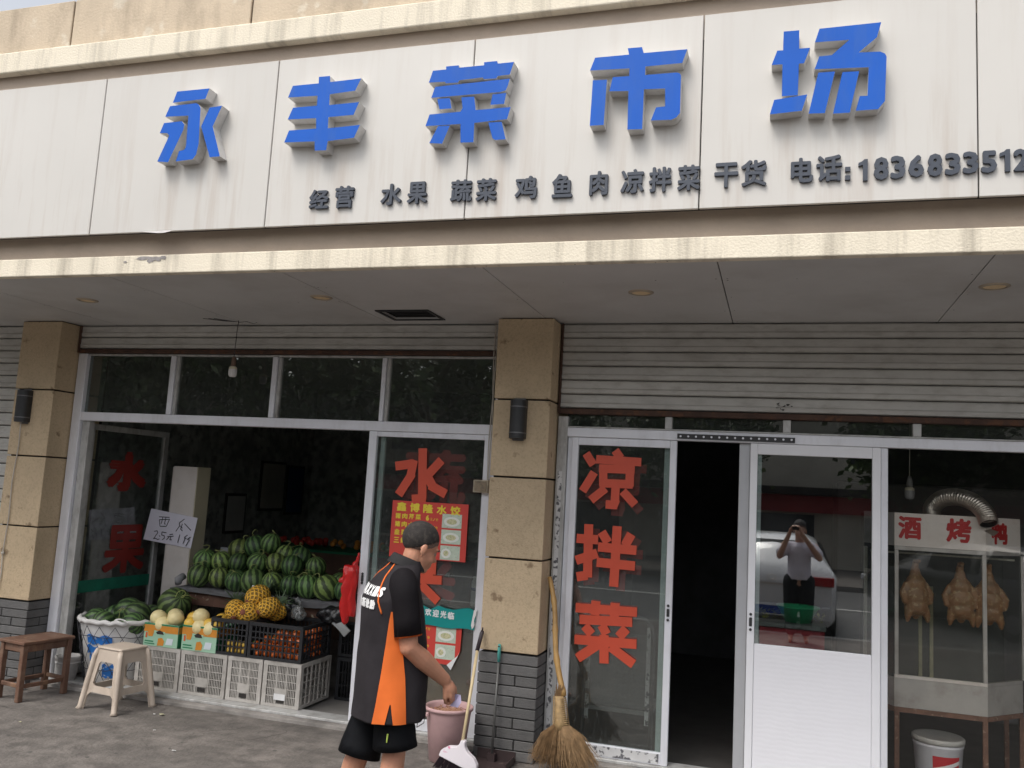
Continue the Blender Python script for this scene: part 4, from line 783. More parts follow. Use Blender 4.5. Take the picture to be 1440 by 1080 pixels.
# ================================================================= PINEAPPLES
def pine_mat():
    m=pm('yellow_foam_net',(.85,.47,.05),.6,var=.12,vs=9); n=m.node_tree.nodes; l=m.node_tree.links; B=n['Principled BSDF']
    tc=n.new('ShaderNodeTexCoord'); mp=n.new('ShaderNodeMapping'); mp.inputs['Rotation'].default_value=(0,0,.7)
    sx=n.new('ShaderNodeSeparateXYZ'); l.new(tc.outputs['Object'],sx.inputs[0])
    at=n.new('ShaderNodeMath'); at.operation='ARCTAN2'; l.new(sx.outputs[1],at.inputs[0]); l.new(sx.outputs[0],at.inputs[1])
    outs=[]
    for sg in (1,-1):
        a=n.new('ShaderNodeMath'); a.operation='MULTIPLY'; a.inputs[1].default_value=9*sg; l.new(at.outputs[0],a.inputs[0])
        b=n.new('ShaderNodeMath'); b.operation='MULTIPLY_ADD'; b.inputs[1].default_value=190; l.new(sx.outputs[2],b.inputs[0]); l.new(a.outputs[0],b.inputs[2])
        s=n.new('ShaderNodeMath'); s.operation='SINE'; l.new(b.outputs[0],s.inputs[0]); outs.append(s)
    mx=n.new('ShaderNodeMath'); mx.operation='MAXIMUM'; l.new(outs[0].outputs[0],mx.inputs[0]); l.new(outs[1].outputs[0],mx.inputs[1])
    bp=n.new('ShaderNodeBump'); bp.inputs['Strength'].default_value=.9; bp.inputs['Distance'].default_value=.006; l.new(mx.outputs[0],bp.inputs['Height']); l.new(bp.outputs[0],B.inputs['Normal'])
    src=B.inputs['Base Color'].links[0].from_socket; r=n.new('ShaderNodeMapRange'); r.inputs[1].default_value=.2; r.inputs[2].default_value=.8; l.new(mx.outputs[0],r.inputs[0])
    m3=n.new('ShaderNodeMix'); m3.data_type='RGBA'; m3.inputs[6].default_value=(.30,.17,.03,1); l.new(r.outputs[0],m3.inputs[0]); l.new(src,m3.inputs[7]); l.new(m3.outputs[2],B.inputs['Base Color']); return m
m_pine=pine_mat(); m_leaf=pm('pineapple_leaf',(.13,.20,.11),.5,var=.3,vs=12); m_eye=pm('pineapple_eye',(.22,.07,.04),.8,var=.3,vs=40)
bm=nb(); ball(bm,(0,0,0),1,28,20); 
for v in bm.verts: v.co=Vector((v.co.x*.080,v.co.y*.080,v.co.z*.098))
pine=obj('pineapple',bm,m_pine,None,True)
bm=nb()
random.seed(4)
for k in range(30):
    a=k*2.4; tilt=.15+.95*(1-k/30)+random.uniform(-.1,.1); Ln=random.uniform(.07,.13); w0=.010
    d=Vector((math.cos(a)*math.sin(tilt),math.sin(a)*math.sin(tilt),math.cos(tilt))); sd_=Vector((-math.sin(a),math.cos(a),0)); p=Vector((0,0,.088)); prev=None
    for i in range(5):
        t=i/4; q=p+d*Ln*t+Vector((math.cos(a),math.sin(a),-.3))*(.05*t*t); ww=w0*(1-t)**.7+.0004
        r=[bm.verts.new(q+sd_*ww),bm.verts.new(q-sd_*ww)]
        if prev: bm.faces.new((prev[0],r[0],r[1],prev[1]))
        prev=r
bmesh.ops.solidify(bm,geom=bm.faces[:],thickness=.0012)
s=obj('leaf_crown',bm,m_leaf,None); s.parent=pine
bm=nb(); ball(bm,(0,0,-.091),.024,10,6,sc3=(1,1,.5)); s=obj('stalk_end',bm,m_eye,None,True); s.parent=pine
PN=[((-4.10,.19,.69),(-1.0,-.35,.3),1.0,'netted pineapple at the left of the black crate, crown standing up'),((-3.955,.17,.685),(-1.75,.15,.0),1.08,'netted pineapple lying low in the middle of the black crate front'),((-3.965,.28,.80),(-1.1,.6,.0),1.12,'topmost netted pineapple, a purplish patch at its base'),((-3.82,.22,.735),(-1.0,.9,.0),1.0,'netted pineapple at the right of the heap with a green tip'),((-4.03,.33,.70),(-.2,-.3,.5),.95,'netted pineapple at the back left of the heap, spiky crown upright'),((-3.80,.33,.70),(-.5,.9,.2),.95,'netted pineapple at the back right of the heap, crown spreading right')]
for j,(p,r,s_,lb_) in enumerate(PN):
    o=pine if j==0 else link_copy(pine,p); o.location=p; o.rotation_euler=r; o.scale=(s_,s_,s_); tag(o,lb_,'pineapple','netted pineapples in the black crate')
# plastic bags of greens beside the pineapples
m_clear=glassmat('thin_clear_plastic',(.82,.84,.84),1.5,.15,haze=.5)
def baggy(loc,r,mat,label,seed,name='plastic_bag',cat='plastic bag',neck=True,sq=(1,1,1)):
    parts=[('e',loc,(r*sq[0],r*.8*sq[1],r*sq[2]))]
    if neck: parts+=[([Vector(loc)+Vector((0,0,r*.8)),Vector(loc)+Vector((.01,0,r*1.35)),Vector(loc)+Vector((-.015,0,r*1.7))],[r*.35,r*.16,r*.3])]
    bm=blob_mesh(parts,r*.09,2)
    for v in bm.verts: v.co+=(v.co-Vector(loc)).normalized()*r*.30*noise.noise(v.co*(7/r*.1)*2.2+Vector((seed,0,0)))
    return single(name,bm,mat,(loc[0],loc[1],loc[2]-r),label,cat,smooth=True)
m_blk=pm('black_plastic_bag',(.015,.015,.017),.25,bump=.5,bs=30)
baggy((-3.60,.30,.70),.06,m_clear,'clear tied plastic bag of greens on the black crate',1)
baggy((-3.72,.38,.72),.075,m_blk,'black plastic bag beside the pineapple crowns',2,neck=False)
baggy((-3.36,.40,.70),.085,m_blk,'black plastic bag at the right end of the table edge',3,neck=False,sq=(1.4,1,.8))
bm=nb(); prism_y(bm,[(-3.45,.73),(-3.40,.72),(-3.30,.64),(-3.25,.66),(-3.17,.60),(-3.22,.55),(-3.27,.60),(-3.36,.66)],.36,.372)
for v in bm.verts: v.co.y+=.02*noise.noise(v.co*20)
single('plastic_bag',bm,pm('greyish_film',(.35,.36,.36),.3,bump=.5,bs=20),(-3.3,.37,.55),'crumpled grey-white film bag hanging off the black bag','plastic bag')
# red bag on the door
bm=nb(); pts=[(-3.035,-.045,1.02),(-3.03,-.045,1.10),(-3.01,-.04,1.13),(-2.985,-.035,1.17),(-2.965,-.03,1.24)]
V_=Vector
bm=blob_mesh([([V_((-2.968,-.03,1.235)),V_((-2.985,-.035,1.17)),V_((-3.01,-.04,1.12))],[.008,.014,.03]),
 ([V_((-3.06,-.05,1.12)),V_((-3.05,-.05,1.07)),V_((-3.085,-.05,1.03)),V_((-3.12,-.055,1.02))],[.028,.04,.028,.008]),
 ([V_((-3.0,-.045,1.10)),V_((-3.045,-.045,.98)),V_((-3.055,-.045,.82)),V_((-3.05,-.045,.74))],[.045,.05,.042,.028]),
 ([V_((-2.99,-.045,1.08)),V_((-3.0,-.045,.92)),V_((-2.995,-.045,.80))],[.035,.04,.03])],.007,1)
for v in bm.verts:
    v.co.x=v.co.x*.8-.575
    v.co+=Vector((1,.6,0))*.022*noise.noise(Vector((v.co.x*55,v.co.y*40,v.co.z*7)))+Vector((0,0,1))*.01*noise.noise(v.co*30)
single('red_bag',bm,pm('red_plastic',(.55,.015,.015),.3,var=.1,bump=.4,bs=35),(-3.03,-.045,.73),'bright red plastic bags bunched and hung on the door edge behind the man','plastic bag',smooth=True)
# ================================================================= MELON CARTONS
m_cg=pm('pale_green_carton',(.34,.55,.40),.6,var=.05); m_cdg=pm('deep_green_carton',(.02,.20,.09),.6,var=.08); m_co=pm('orange_carton_print',(.60,.24,.03),.6,var=.1,vs=14)
m_cw=pm('carton_pale_print',(.62,.68,.72),.6); m_cr=pm('carton_red_print',(.6,.1,.03),.6)
def carton(x0,x1,y0,y1,z0,h,label):
    t=thing('melon_carton',label,'carton',((x0+x1)/2,(y0+y1)/2,z0),0,'green melon cartons on the grey crates')
    z1=z0+h
    for q in ((x0,x1,y0,y0+.006),(x0,x1,y1-.006,y1),(x0,x0+.006,y0+.0062,y1-.0062)): obj('carton_wall',bx(*q,z0,z1,bev=.001),m_cg,t)
    obj('carton_wall',bx(x1-.006,x1,y0+.0062,y1-.0062,z0,z1,bev=.001),m_cdg,t,label='deep green end wall of the carton')
    obj('carton_base',bx(x0+.007,x1-.007,y0+.007,y1-.007,z0,z0+.006),m_cg,t)
    yf=y0-.0016; W_=x1-x0
    def pr(poly,m,d=0,nm='printed_patch'): 
        bm=nb(); prism_y(bm,[(x0+a*W_,z0+b*h) for a,b in poly],yf-d,y0-.0004-d*.9); obj(nm,bm,m,t)
    pr([(0,.62),(.12,.62),(.14,.42),(.26,.42),(.3,.62),(1,.62),(1,.92),(0,.92)],m_co)
    pr([(.30,.5),(.62,.5),(.62,.66),(.30,.70)],m_cg,.001); pr([(.36,.62),(.40,.54),(.60,.54),(.56,.66),(.46,.72)],m_joint,.002,'hand_hole')
    pr([(.42,.04),(.60,.06),(.62,.26),(.55,.40),(.44,.36)],m_co,.001); pr([(.66,.12),(.86,.12),(.88,.40),(.70,.40)],m_cw,.001)
    pr([(.05,.08),(.34,.08),(.34,.12),(.05,.12)],m_cdg,.001); pr([(.05,.18),(.30,.18),(.30,.23),(.05,.23)],m_cdg,.001); pr([(.06,.35),(.11,.35),(.11,.58),(.06,.58)],m_cr,.001)
    pr([(0,.93),(1,.93),(1,.995),(0,.995)],m_cdg)
    bm=nb(); box(bm,x1+.0004,x1+.0014,y0+.01,y1-.01,z0+h*.62,z0+h*.9); obj('printed_patch',bm,m_co,t)
    return t
carton(-4.82,-4.50,.045,.33,.374,.175,'left green and orange carton of pale melons on the grey crates')
carton(-4.465,-4.235+.085,.050,.33,.374,.190,'right green and orange carton of pale and yellow melons beside the black crates')
m_hon=pm('honeydew_skin',(.80,.68,.36),.45,var=.07,vs=14,dirt=(.55,.45,.2),dirts=9,dirtamt=.35); m_hon2=pm('golden_melon_skin',(.72,.46,.07),.4,var=.08,vs=14)
def hmel(r,mat,name):
    bm=nb(); ball(bm,(0,0,0),r,22,14,sc3=(1,1,.94)); o=obj(name,bm,mat,None,True)
    bm=nb(); tube(bm,[(0,0,r*.9),(0,.002,r*.98)],.004,6); s=obj('stem_scar',bm,m_vine,None); s.parent=o; return o
h1=hmel(.066,m_hon,'pale_melon'); h2=hmel(.052,m_hon2,'golden_melon'); f1=f2=True
ML=[(1,-4.755,.12,.580,'pale melon at the left of the left carton, reddish mark on its side'),(1,-4.60,.13,.585,'pale melon at the right front of the left carton'),(1,-4.68,.23,.585,'pale melon at the back of the left carton'),(1,-4.69,.10,.535,'pale melon low in the front of the left carton'),
(1,-4.365,.13,.625,'pale melon, topmost of the right carton'),(2,-4.47,.18,.60,'golden melon at the back left of the right carton'),(2,-4.435,.10,.568,'golden melon at the front left of the right carton'),(1,-4.34,.10,.545,'pale melon low in the front of the right carton'),(2,-4.27,.12,.572,'golden melon right of the topmost pale melon'),(2,-4.225,.20,.605,'golden melon at the back right of the right carton'),(2,-4.19,.11,.585,'golden melon at the right edge of the right carton'),(1,-4.235,.10,.54,'pale melon low at the right front of the right carton')]
for k,x,yv,z,lb_ in ML:
    if k==1: o=h1 if f1 else link_copy(h1,(0,0,0)); f1=False
    else: o=h2 if f2 else link_copy(h2,(0,0,0)); f2=False
    o.location=(x,yv,z); o.rotation_euler=(x*9%1-.5,.4,x*20); tag(o,lb_,'melon','melons in the two green cartons')
# ================================================================= STOOLS
m_ow=pm('old_red_brown_wood',(.13,.066,.042),.65,var=.3,vs=6,vscale=(1,1,.3),bump=.3,bs=40,col2=(.20,.11,.065),thr=.6,dirt=(.38,.3,.22),dirts=11,dirtamt=.35)
ws=thing('wooden_stool','worn reddish-brown wooden stool beside the left pillar','stool',(-5.425,-.40,0),-.16)
def lob(name,x0,x1,y0,y1,z0,z1,par,mat,bev=.004): return obj(name,bx(x0,x1,y0,y1,z0,z1,bev=bev),mat,par,local=True)
lob('seat',-.145,.145,-.215,.215,.412,.435,ws,m_ow)
for sx in (-1,1):
    for sy in (-1,1): lob('leg',sx*.115-.019,sx*.115+.019,sy*.185-.021,sy*.185+.021,0,.4115,ws,m_ow)
    lob('side_rail',sx*.115-.010,sx*.115+.010,-.163,.163,.355,.411,ws,m_ow); lob('stretcher',sx*.115-.010,sx*.115+.010,-.163,.163,.095,.125,ws,m_ow)
for sy in (-1,1): lob('end_rail',-.095,.095,sy*.185-.010,sy*.185+.010,.355,.411,ws,m_ow); lob('stretcher',-.095,.095,sy*.185-.010,sy*.185+.010,.10,.13,ws,m_ow)
m_ps=pm('beige_stool_plastic',(.52,.44,.365),.5,var=.08,vs=4,dirt=(.24,.18,.13),dirts=7,dirtamt=.7,dirtscale=(1,1,.6))
pst=thing('plastic_stool','scuffed beige moulded plastic stool in front of the netted tub','stool',(-4.655,-.375,0),-.14)
def stool_side():
    """one flared side of the stool as a panel with a window and an arched foot, in (s,t): s across, t height"""
    outer=[(-.175,0),(-.150,0),(-.142,.05),(-.135,.098),(-.10,.125),(.10,.125),(.135,.098),(.142,.05),(.150,0),(.175,0),(.13,.40),(.115,.425),(-.115,.425),(-.13,.40)]
    hole=[(-.098,.185),(-.082,.170),(.082,.170),(.098,.185),(.076,.325),(.058,.342),(-.058,.342),(-.076,.325)]
    return outer,hole
for q in range(4):
    outer,hole=stool_side(); bm=nb()
    M=Matrix.Rotation(q*PI/2,4,'Z')
    def P3(s,t,off=0):
        d=.172-.052*(t/.42)-off; return M@Vector((s,-d,t))
    vo=[bm.verts.new(P3(*p)) for p in outer]; vh=[bm.verts.new(P3(*p)) for p in hole]
    eo=[bm.edges.new((vo[i],vo[(i+1)%len(vo)])) for i in range(len(vo))]; eh=[bm.edges.new((vh[i],vh[(i+1)%len(vh)])) for i in range(len(vh))]
    bmesh.ops.triangle_fill(bm,use_beauty=True,edges=eo+eh)
    bmesh.ops.recalc_face_normals(bm,faces=bm.faces)
    fr_=bmesh.ops.extrude_face_region(bm,geom=bm.faces[:]); vv=[g_ for g_ in fr_['geom'] if isinstance(g_,bmesh.types.BMVert)]
    inv=(M@Vector((0,1,0)))*.012; bmesh.ops.translate(bm,verts=vv,vec=inv); bmesh.ops.recalc_face_normals(bm,faces=bm.faces)
    obj('side_panel',bm,m_ps,pst,local=True)
bm=nb(); box(bm,-.128,.128,-.124,.124,.423,.447,0,.014); obj('seat',bm,m_ps,pst,local=True,smooth=False)
for sx in (-1,1):
    for sy in (-1,1):
        bm=nb(); tube(bm,[(sx*.116,sy*.116,.425),(sx*.128,sy*.128,.38),(sx*.150,sy*.150,.2),(sx*.172,sy*.172,.02),(sx*.178,sy*.178,0)],[.017,.021,.022,.021,.026],10); obj('corner_leg',bm,m_ps,pst,True,local=True)
# ================================================================= BUCKETS, BROOMS
bk=Vector((-2.035,-.40,0))
pb=thing('pink_bucket','faded pink plastic bucket of brown scraps standing before the lettered door','bucket',bk)
m_pink=pm('faded_pink_plastic',(.53,.345,.345),.5,var=.1,vs=5,dirt=(.25,.17,.16),dirts=5,dirtamt=.6,dirtscale=(1,1,.8))
bm=nb(); lathe(bm,[(0,.006),(.105,.0),(.112,.004),(.145,.30),(.150,.315),(.158,.318),(.160,.335),(.152,.340),(.146,.325),(.141,.30),(.12,.10),(0,.09)],bk.x,bk.y,40); obj('bucket_body',bm,m_pink,pb,True)
bm=nb()
random.seed(9)
lathe(bm,[(.138,.28),(.09,.305),(.04,.315),(0,.318)],bk.x,bk.y,24)
for v in bm.verts: v.co.z+=.012*noise.noise(v.co*40)
for i in range(90):
    a=random.uniform(0,6.3); r=.13*math.sqrt(random.random()); z=.31-.12*r*r*10*.4; p=Vector((bk.x+r*math.cos(a),bk.y+r*math.sin(a),z)); d=Vector((random.uniform(-1,1),random.uniform(-1,1),random.uniform(-.3,.6)))*.02; tube(bm,[p-d,p+d],random.uniform(.002,.005),4)
o=obj('scraps',bm,pm('brown_scraps',(.22,.10,.06),.9,var=.5,vs=60,col2=(.4,.24,.15),thr=.5),pb); o['kind']='stuff'
bm=nb(); tube(bm,[(bk.x-.10,bk.y-.125,.30),(bk.x-.15,bk.y-.15,.255),(bk.x-.165,bk.y-.13,.21),(bk.x-.15,bk.y-.05,.22),(bk.x-.155,bk.y+.0,.30)],.0028,6); obj('wire_handle',bm,m_dkmetal,pb,True)
bm=nb(); box(bm,bk.x-.112,bk.x-.088,bk.y-.142,bk.y-.118,.285,.31,0,.004); obj('handle_lug',bm,m_pink,pb)
# white-headed broom leaning on the pillar
br=thing('push_broom','white-headed broom with dark bristles and a pale wooden handle leaning on the pillar','broom',(-1.86,-.62,0))
hb=Vector((-1.853,-.62,.17)); ht=Vector((-1.888,-.325,.70)); hh_=Vector((-1.880,-.27,.81))
bm=nb(); tube(bm,[hb,ht],.0105,12); obj('handle',bm,pm('pale_handle',(.62,.50,.30),.5,var=.1,vs=8),br,True)
bm=nb(); tube(bm,[ht-(hh_-ht)*.1,hh_-(hh_-ht)*.12,hh_],[.0135,.0135,.011],12); tube(bm,[hh_,hh_+Vector((.0,0,.022))],[.005,.006],8); obj('grip',bm,pm('dark_grip',(.035,.025,.03),.5),br,True)
ax=Vector((.96,.0,-.20)).normalized()*.8; dn=Vector((-.20,-.22,-1)).normalized()
bm=nb(); pf=[(-.018,.05),(.018,.05),(.024,.02),(.055,-.004),(.12,-.026),(.158,-.055),(.168,-.105),(-.155,-.080),(-.150,-.045),(-.105,-.012),(-.04,.004),(-.023,.022)]
hc=hb+Vector((0,-.004,-.02)); fa=[];fb=[]
for s,t in pf:
    p=hc+ax*s-dn*t; fa.append(bm.verts.new(p+Vector((0,-.022,0)))); fb.append(bm.verts.new(p+Vector((0,.022,0))))
bm.faces.new(fa); bm.faces.new(fb[::-1])
for i in range(len(pf)): bm.faces.new((fa[i],fb[i],fb[(i+1)%len(pf)],fa[(i+1)%len(pf)]))
bmesh.ops.recalc_face_normals(bm,faces=bm.faces); bmesh.ops.bevel(bm,geom=bm.edges[:],offset=.004,segments=2,affect='EDGES')
obj('broom_head',bm,pm('white_broom_plastic',(.74,.70,.74),.35,var=.02,vs=9,col2=(.62,.16,.30),thr=.66),br)
bm=nb(); random.seed(2)
for i in range(420):
    s=random.uniform(-.148,.163); o_=random.uniform(-.018,.018); t=-.085-.025*(s+.15)/.31
    a=hc+ax*s-dn*(t+.008)+Vector((0,o_,0)); b=a+dn*.07+ax*(.02*s/.15-.01)+Vector((0,o_*.8,0))+Vector((random.uniform(-.004,.004),random.uniform(-.004,.004),0))
    if b.z<.002: b.z=.002
    tube(bm,[a,b],.0013,3,cap=False)
o=obj('bristles',bm,pm('dark_bristles',(.035,.02,.028),.7),br); o['kind']='stuff'
# dustpan with long handle
dp=thing('dustpan','long-handled dark dustpan with a turquoise grip against the grey bricks','dustpan',(-1.75,-.33,0))
bm=nb(); tube(bm,[(-1.749,-.33,.04),(-1.757,-.262,.63)],.0085,10); obj('rod',bm,pm('grey_rod',(.13,.13,.125),.5,metal=.3),dp,True)
bm=nb(); tube(bm,[(-1.757,-.263,.622),(-1.758,-.260,.70),(-1.7585,-.258,.735)],[.013,.0165,.012],12,sq=.7); obj('grip',bm,pm('turquoise_plastic',(.10,.42,.38),.4),dp,True)
bm=nb(); tube(bm,[(-1.758,-.278,.722),(-1.758,-.265,.722)],.005,8); obj('hang_hole',bm,m_joint,dp)
bm=nb(); v=[(-1.89,-.50),(-1.62,-.50),(-1.60,-.30),(-1.86,-.28)]
for i,(z,) in enumerate(((.006,),)): f=bm.faces.new([bm.verts.new((a,b,z)) for a,b in v])
fr_=bmesh.ops.extrude_face_region(bm,geom=bm.faces[:]); bmesh.ops.translate(bm,verts=[g_ for g_ in fr_['geom'] if isinstance(g_,bmesh.types.BMVert)],vec=(0,0,.005)); bmesh.ops.recalc_face_normals(bm,faces=bm.faces)
box(bm,-1.86,-1.60,-.292,-.285,.011,.075); box(bm,-1.895,-1.888,-.48,-.29,.011,.05); box(bm,-1.612,-1.605,-.48,-.30,.011,.05); box(bm,-1.775,-1.725,-.345,-.30,.011,.06)
obj('pan',bm,pm('dark_pan_plastic',(.045,.03,.03),.5,var=.2,vs=9,col2=(.2,.15,.13),thr=.68),dp)
# bamboo broom
bb=thing('bamboo_broom','tall bamboo-handled twig broom leaning against the cold-dish door frame','broom',(-1.27,-.36,0))
m_bam=pm('bamboo_cane',(.42,.25,.085),.5,var=.25,vs=9,vscale=(1,1,.3),dirt=(.13,.07,.03),dirts=9,dirtamt=.7); m_tw=pm('broom_twigs',(.25,.155,.075),.8,var=.35,vs=25); m_bind=pm('twine_binding',(.40,.27,.13),.7,var=.3,vs=30,bump=.5,bs=80)
A=Vector((-1.472,-.13,1.185)); B=Vector((-1.300,-.33,.47))
pts=[];rs=[]
for i in range(25):
    t=i/24; p=A.lerp(B,t)+Vector((.012*math.sin(t*7),0,0)); pts.append(p); rs.append(.0155+.0035*t+(.004 if i%6==5 else 0))
bm=nb(); tube(bm,pts,rs,12); obj('cane',bm,m_bam,bb,True)
bm=nb(); tube(bm,[(-1.318,-.335,.47),(-1.312,-.338,.40),(-1.302,-.34,.33),(-1.296,-.345,.27)],[.036,.040,.046,.055],16,sq=.8)
for i in range(16):
    z=.46-.012*i; c=Vector((-1.316+.0013*i,-.336,z)); r=.040+.001*i; tube(bm,[(c.x+r*math.cos(a*PI/8),c.y+r*.8*math.sin(a*PI/8),c.z+.004*math.sin(a)) for a in range(17)],.003,4,cap=False)
obj('binding',bm,m_bind,bb,True)
bm=nb(); random.seed(8)
for i in range(60):
    a=random.uniform(0,6.3); r=random.uniform(.0,.03); p=Vector((-1.322+r*math.cos(a),-.335+r*math.sin(a)*.7,.45)); tube(bm,[p,p+Vector((random.uniform(-.01,.01),random.uniform(-.01,.01),random.uniform(.03,.09)))],.002,4)
for i in range(1500):
    a=random.uniform(0,6.3); r=math.sqrt(random.random()); c=Vector((-1.292+.050*r*math.cos(a),-.348+.035*r*math.sin(a),.30))
    fx=r*math.cos(a); fy=r*math.sin(a); ln=random.uniform(.8,1.05)
    e=Vector((-1.255+fx*.235+random.uniform(-.03,.03),-.37+fy*.10+random.uniform(-.02,.02),max(.004,.02+.05*r*r+random.uniform(-.02,.06))))
    e=c.lerp(e,ln); e.z=max(.003,e.z)
    m1=c.lerp(e,.4)+Vector((fx*.018,fy*.01,.012)); m2=c.lerp(e,.75)+Vector((random.uniform(-.012,.012),random.uniform(-.01,.01),.004))
    tube(bm,[c,m1,m2,e],[.0019,.0017,.0013,.0008],3,cap=False)
o=obj('twigs',bm,m_tw,bb); o['kind']='stuff'
# cracks, gum spots and damp marks on the pavement as thin flat pieces
m_crack=pm('crack_line',(.035,.032,.03),.95); m_gum=pm('old_gum',(.08,.075,.07),.8)
random.seed(77)
def crack(x,y,a,n,nm='pavement_crack'):
    bm=nb(); p=Vector((x,y)); L_=[];R_=[]
    for i in range(n):
        w_=.0018*(1-abs(i/(n-1)-.5)*1.6)+.0005; d=Vector((math.cos(a),math.sin(a))); q=Vector((-d.y,d.x)); L_.append(bm.verts.new((*(p+q*w_),.0012))); R_.append(bm.verts.new((*(p-q*w_),.0012))); p=p+d*random.uniform(.02,.05); a+=random.uniform(-.6,.6)*(1 if i%2 else -1)
    for i in range(n-1): bm.faces.new((R_[i],R_[i+1],L_[i+1],L_[i]))
    struct(obj(nm,bm,m_crack))
for a_ in ((-5.6,-.9,.05,24),(-4.0,-.62,-.1,22),(-3.3,-.3,-.3,18)): crack(*a_)
bm=nb()
for i in range(46):
    x,y=random.uniform(-6,-1.2),random.uniform(-2.2,-.25); r=random.uniform(.006,.017); n=8
    bm.faces.new([bm.verts.new((x+r*random.uniform(.7,1.2)*math.cos(k*2*PI/n),y+r*random.uniform(.7,1.2)*math.sin(k*2*PI/n),.0015)) for k in range(n)])
o=obj('gum_spots',bm,m_gum); o['kind']='stuff'
# screws and rust specks on the canopy panels and shutters
bm=nb()
for i in range(70):
    x=random.uniform(-6,1.3); y=random.choice([-1.58,-1.2,-.8,-.4,-.06])+random.uniform(-.02,.02); x=round((x+1.57)/1.25)*1.25-1.57+random.choice([-.03,.03]) if i%3 else x
    r=random.uniform(.003,.006); bm.faces.new([bm.verts.new((x+r*math.cos(-k*PI/3),y+r*math.sin(-k*PI/3),2.9438)) for k in range(6)])
obj('panel_screws',bm,m_joint,bld)
# a patch of flaked paint on the lower ledge and mould on the right shutter
random.seed(41)
def flake(cx,cz,w_,h_,y,mat,nm,par,n=16):
    bm=nb(); prism_y(bm,[(cx+w_*random.uniform(.6,1.1)*math.cos(k*2*PI/n),cz+h_*random.uniform(.5,1.1)*math.sin(k*2*PI/n)) for k in range(n)],y,y+.0012); obj(nm,bm,mat,par)
mfl=pm('bare_render',(.30,.28,.27),.9,var=.2,vs=30)
for cx,cz,w_,h_ in ((-3.76,3.040,.075,.012),(-3.67,3.033,.05,.016),(-3.71,3.025,.03,.02),(-3.62,3.04,.03,.012),(-3.90,3.02,.014,.008)): flake(cx,cz,w_,h_,-1.6222-.0014*random.random(),mfl,'paint_flake',bld)
mmd=pm('black_mould',(.03,.028,.025),.9)
shut=[o for o in C.objects if o.type=='EMPTY' and o.name.startswith('roller_shutter') and 'six slats' in o.get('label','')][0]
for i in range(16): flake(.02+random.uniform(-.05,.05),2.385+random.uniform(-.025,.025),random.uniform(.003,.012),random.uniform(.002,.006),-.0425-.0002*i,mmd,'mould_spot',shut,8)
# ================================================================= DUCK CABINET
m_ss=pm('dull_white_sheet_metal',(.50,.48,.45),.45,metal=.3,var=.1,vs=6,dirt=(.2,.15,.1),dirts=7,dirtamt=.55)
m_ssl=pm('pale_signboard_paint',(.72,.67,.62),.5,var=.06,vs=5,dirt=(.3,.22,.15),dirts=5,dirtamt=.4); m_rf=pm('rusty_angle_iron',(.17,.085,.055),.8,var=.3,vs=16,bump=.4,col2=(.3,.2,.14),thr=.6)
m_cred=pm('crimson_lettering',(.42,.02,.02),.5,var=.1)
dc=thing('duck_cabinet','glass-fronted roast duck cabinet with red lettering on a rusty stand inside the window','cabinet',(1.0,.6,.03))
CX0,CX1,CY0=.725,1.262,.35
Rr=Vector((1.262,.35,0)); Re=Vector((1.52,.62,0)); Lr=Vector((.725,.35,0)); Le=Vector((.56,.62,0))
def wallseg(a,b,z0,z1,th,m,name,bev=.0):
    d=(b-a).normalized(); nn=Vector((-d.y,d.x,0))*th; bm=nb()
    pts=[a,b,b+nn,a+nn]; lo=[bm.verts.new((p.x,p.y,z0)) for p in pts]; hi=[bm.verts.new((p.x,p.y,z1)) for p in pts]
    bm.faces.new(lo[::-1]); bm.faces.new(hi)
    for i in range(4): bm.faces.new((lo[i],lo[(i+1)%4],hi[(i+1)%4],hi[i]))
    bmesh.ops.recalc_face_normals(bm,faces=bm.faces); return obj(name,bm,m,dc)
e=Vector((.002,.002,0))
wallseg(Lr,Rr,1.530,1.745,.02,m_ssl,'lettered_board'); wallseg(Rr+e,Re,1.530,1.745,.02,m_ssl,'lettered_board'); wallseg(Le,Lr-Vector((.003,-.003,0)),1.530,1.745,.02,m_ss,'lettered_board')
wallseg(Lr,Rr,1.505,1.528,.026,m_ss,'frame_rail'); wallseg(Rr+e,Re,1.505,1.528,.026,m_ss,'frame_rail')
wallseg(Lr,Rr,.512,.690,.02,m_ss,'lower_panel'); wallseg(Rr+e,Re,.512,.690,.02,m_ss,'lower_panel'); wallseg(Le,Lr-Vector((.003,-.003,0)),.512,.690,.02,m_ss,'lower_panel')
wallseg(Lr,Rr,.692,.712,.026,m_ssl,'frame_rail'); wallseg(Rr+e,Re,.692,.712,.026,m_ss,'frame_rail')
for p in (Lr,Rr-Vector((.022,0,0)),Re,Le): obj('corner_post',bx(p.x,p.x+.024,p.y-.003,p.y+.02,.713,1.504,bev=.002),m_ss,dc)
wallseg(Lr+Vector((.026,.006,0)),Rr+Vector((-.024,.006,0)),.714,1.503,.004,g_cab,'glass_pane'); wallseg(Rr+Vector((.005,.01,0)),Re,.714,1.503,.004,g_cab,'glass_pane'); wallseg(Le,Lr+Vector((-.005,.01,0)),.714,1.503,.004,g_cab,'glass_pane')
obj('top_sheet',bx(.60,1.50,.64,1.05,1.735,1.745),m_ss,dc); bm=nb(); prism_y(bm,[(0,0),(1,0),(1,1)],0,1); bm.free()
def poly_slab(pts,z0,z1,m,name):
    bm=nb(); lo=[bm.verts.new((x,y,z0)) for x,y in pts]; hi=[bm.verts.new((x,y,z1)) for x,y in pts]; bm.faces.new(lo[::-1]); bm.faces.new(hi); n=len(pts)
    for i in range(n): bm.faces.new((lo[i],lo[(i+1)%n],hi[(i+1)%n],hi[i]))
    bmesh.ops.recalc_face_normals(bm,faces=bm.faces); return obj(name,bm,m,dc)
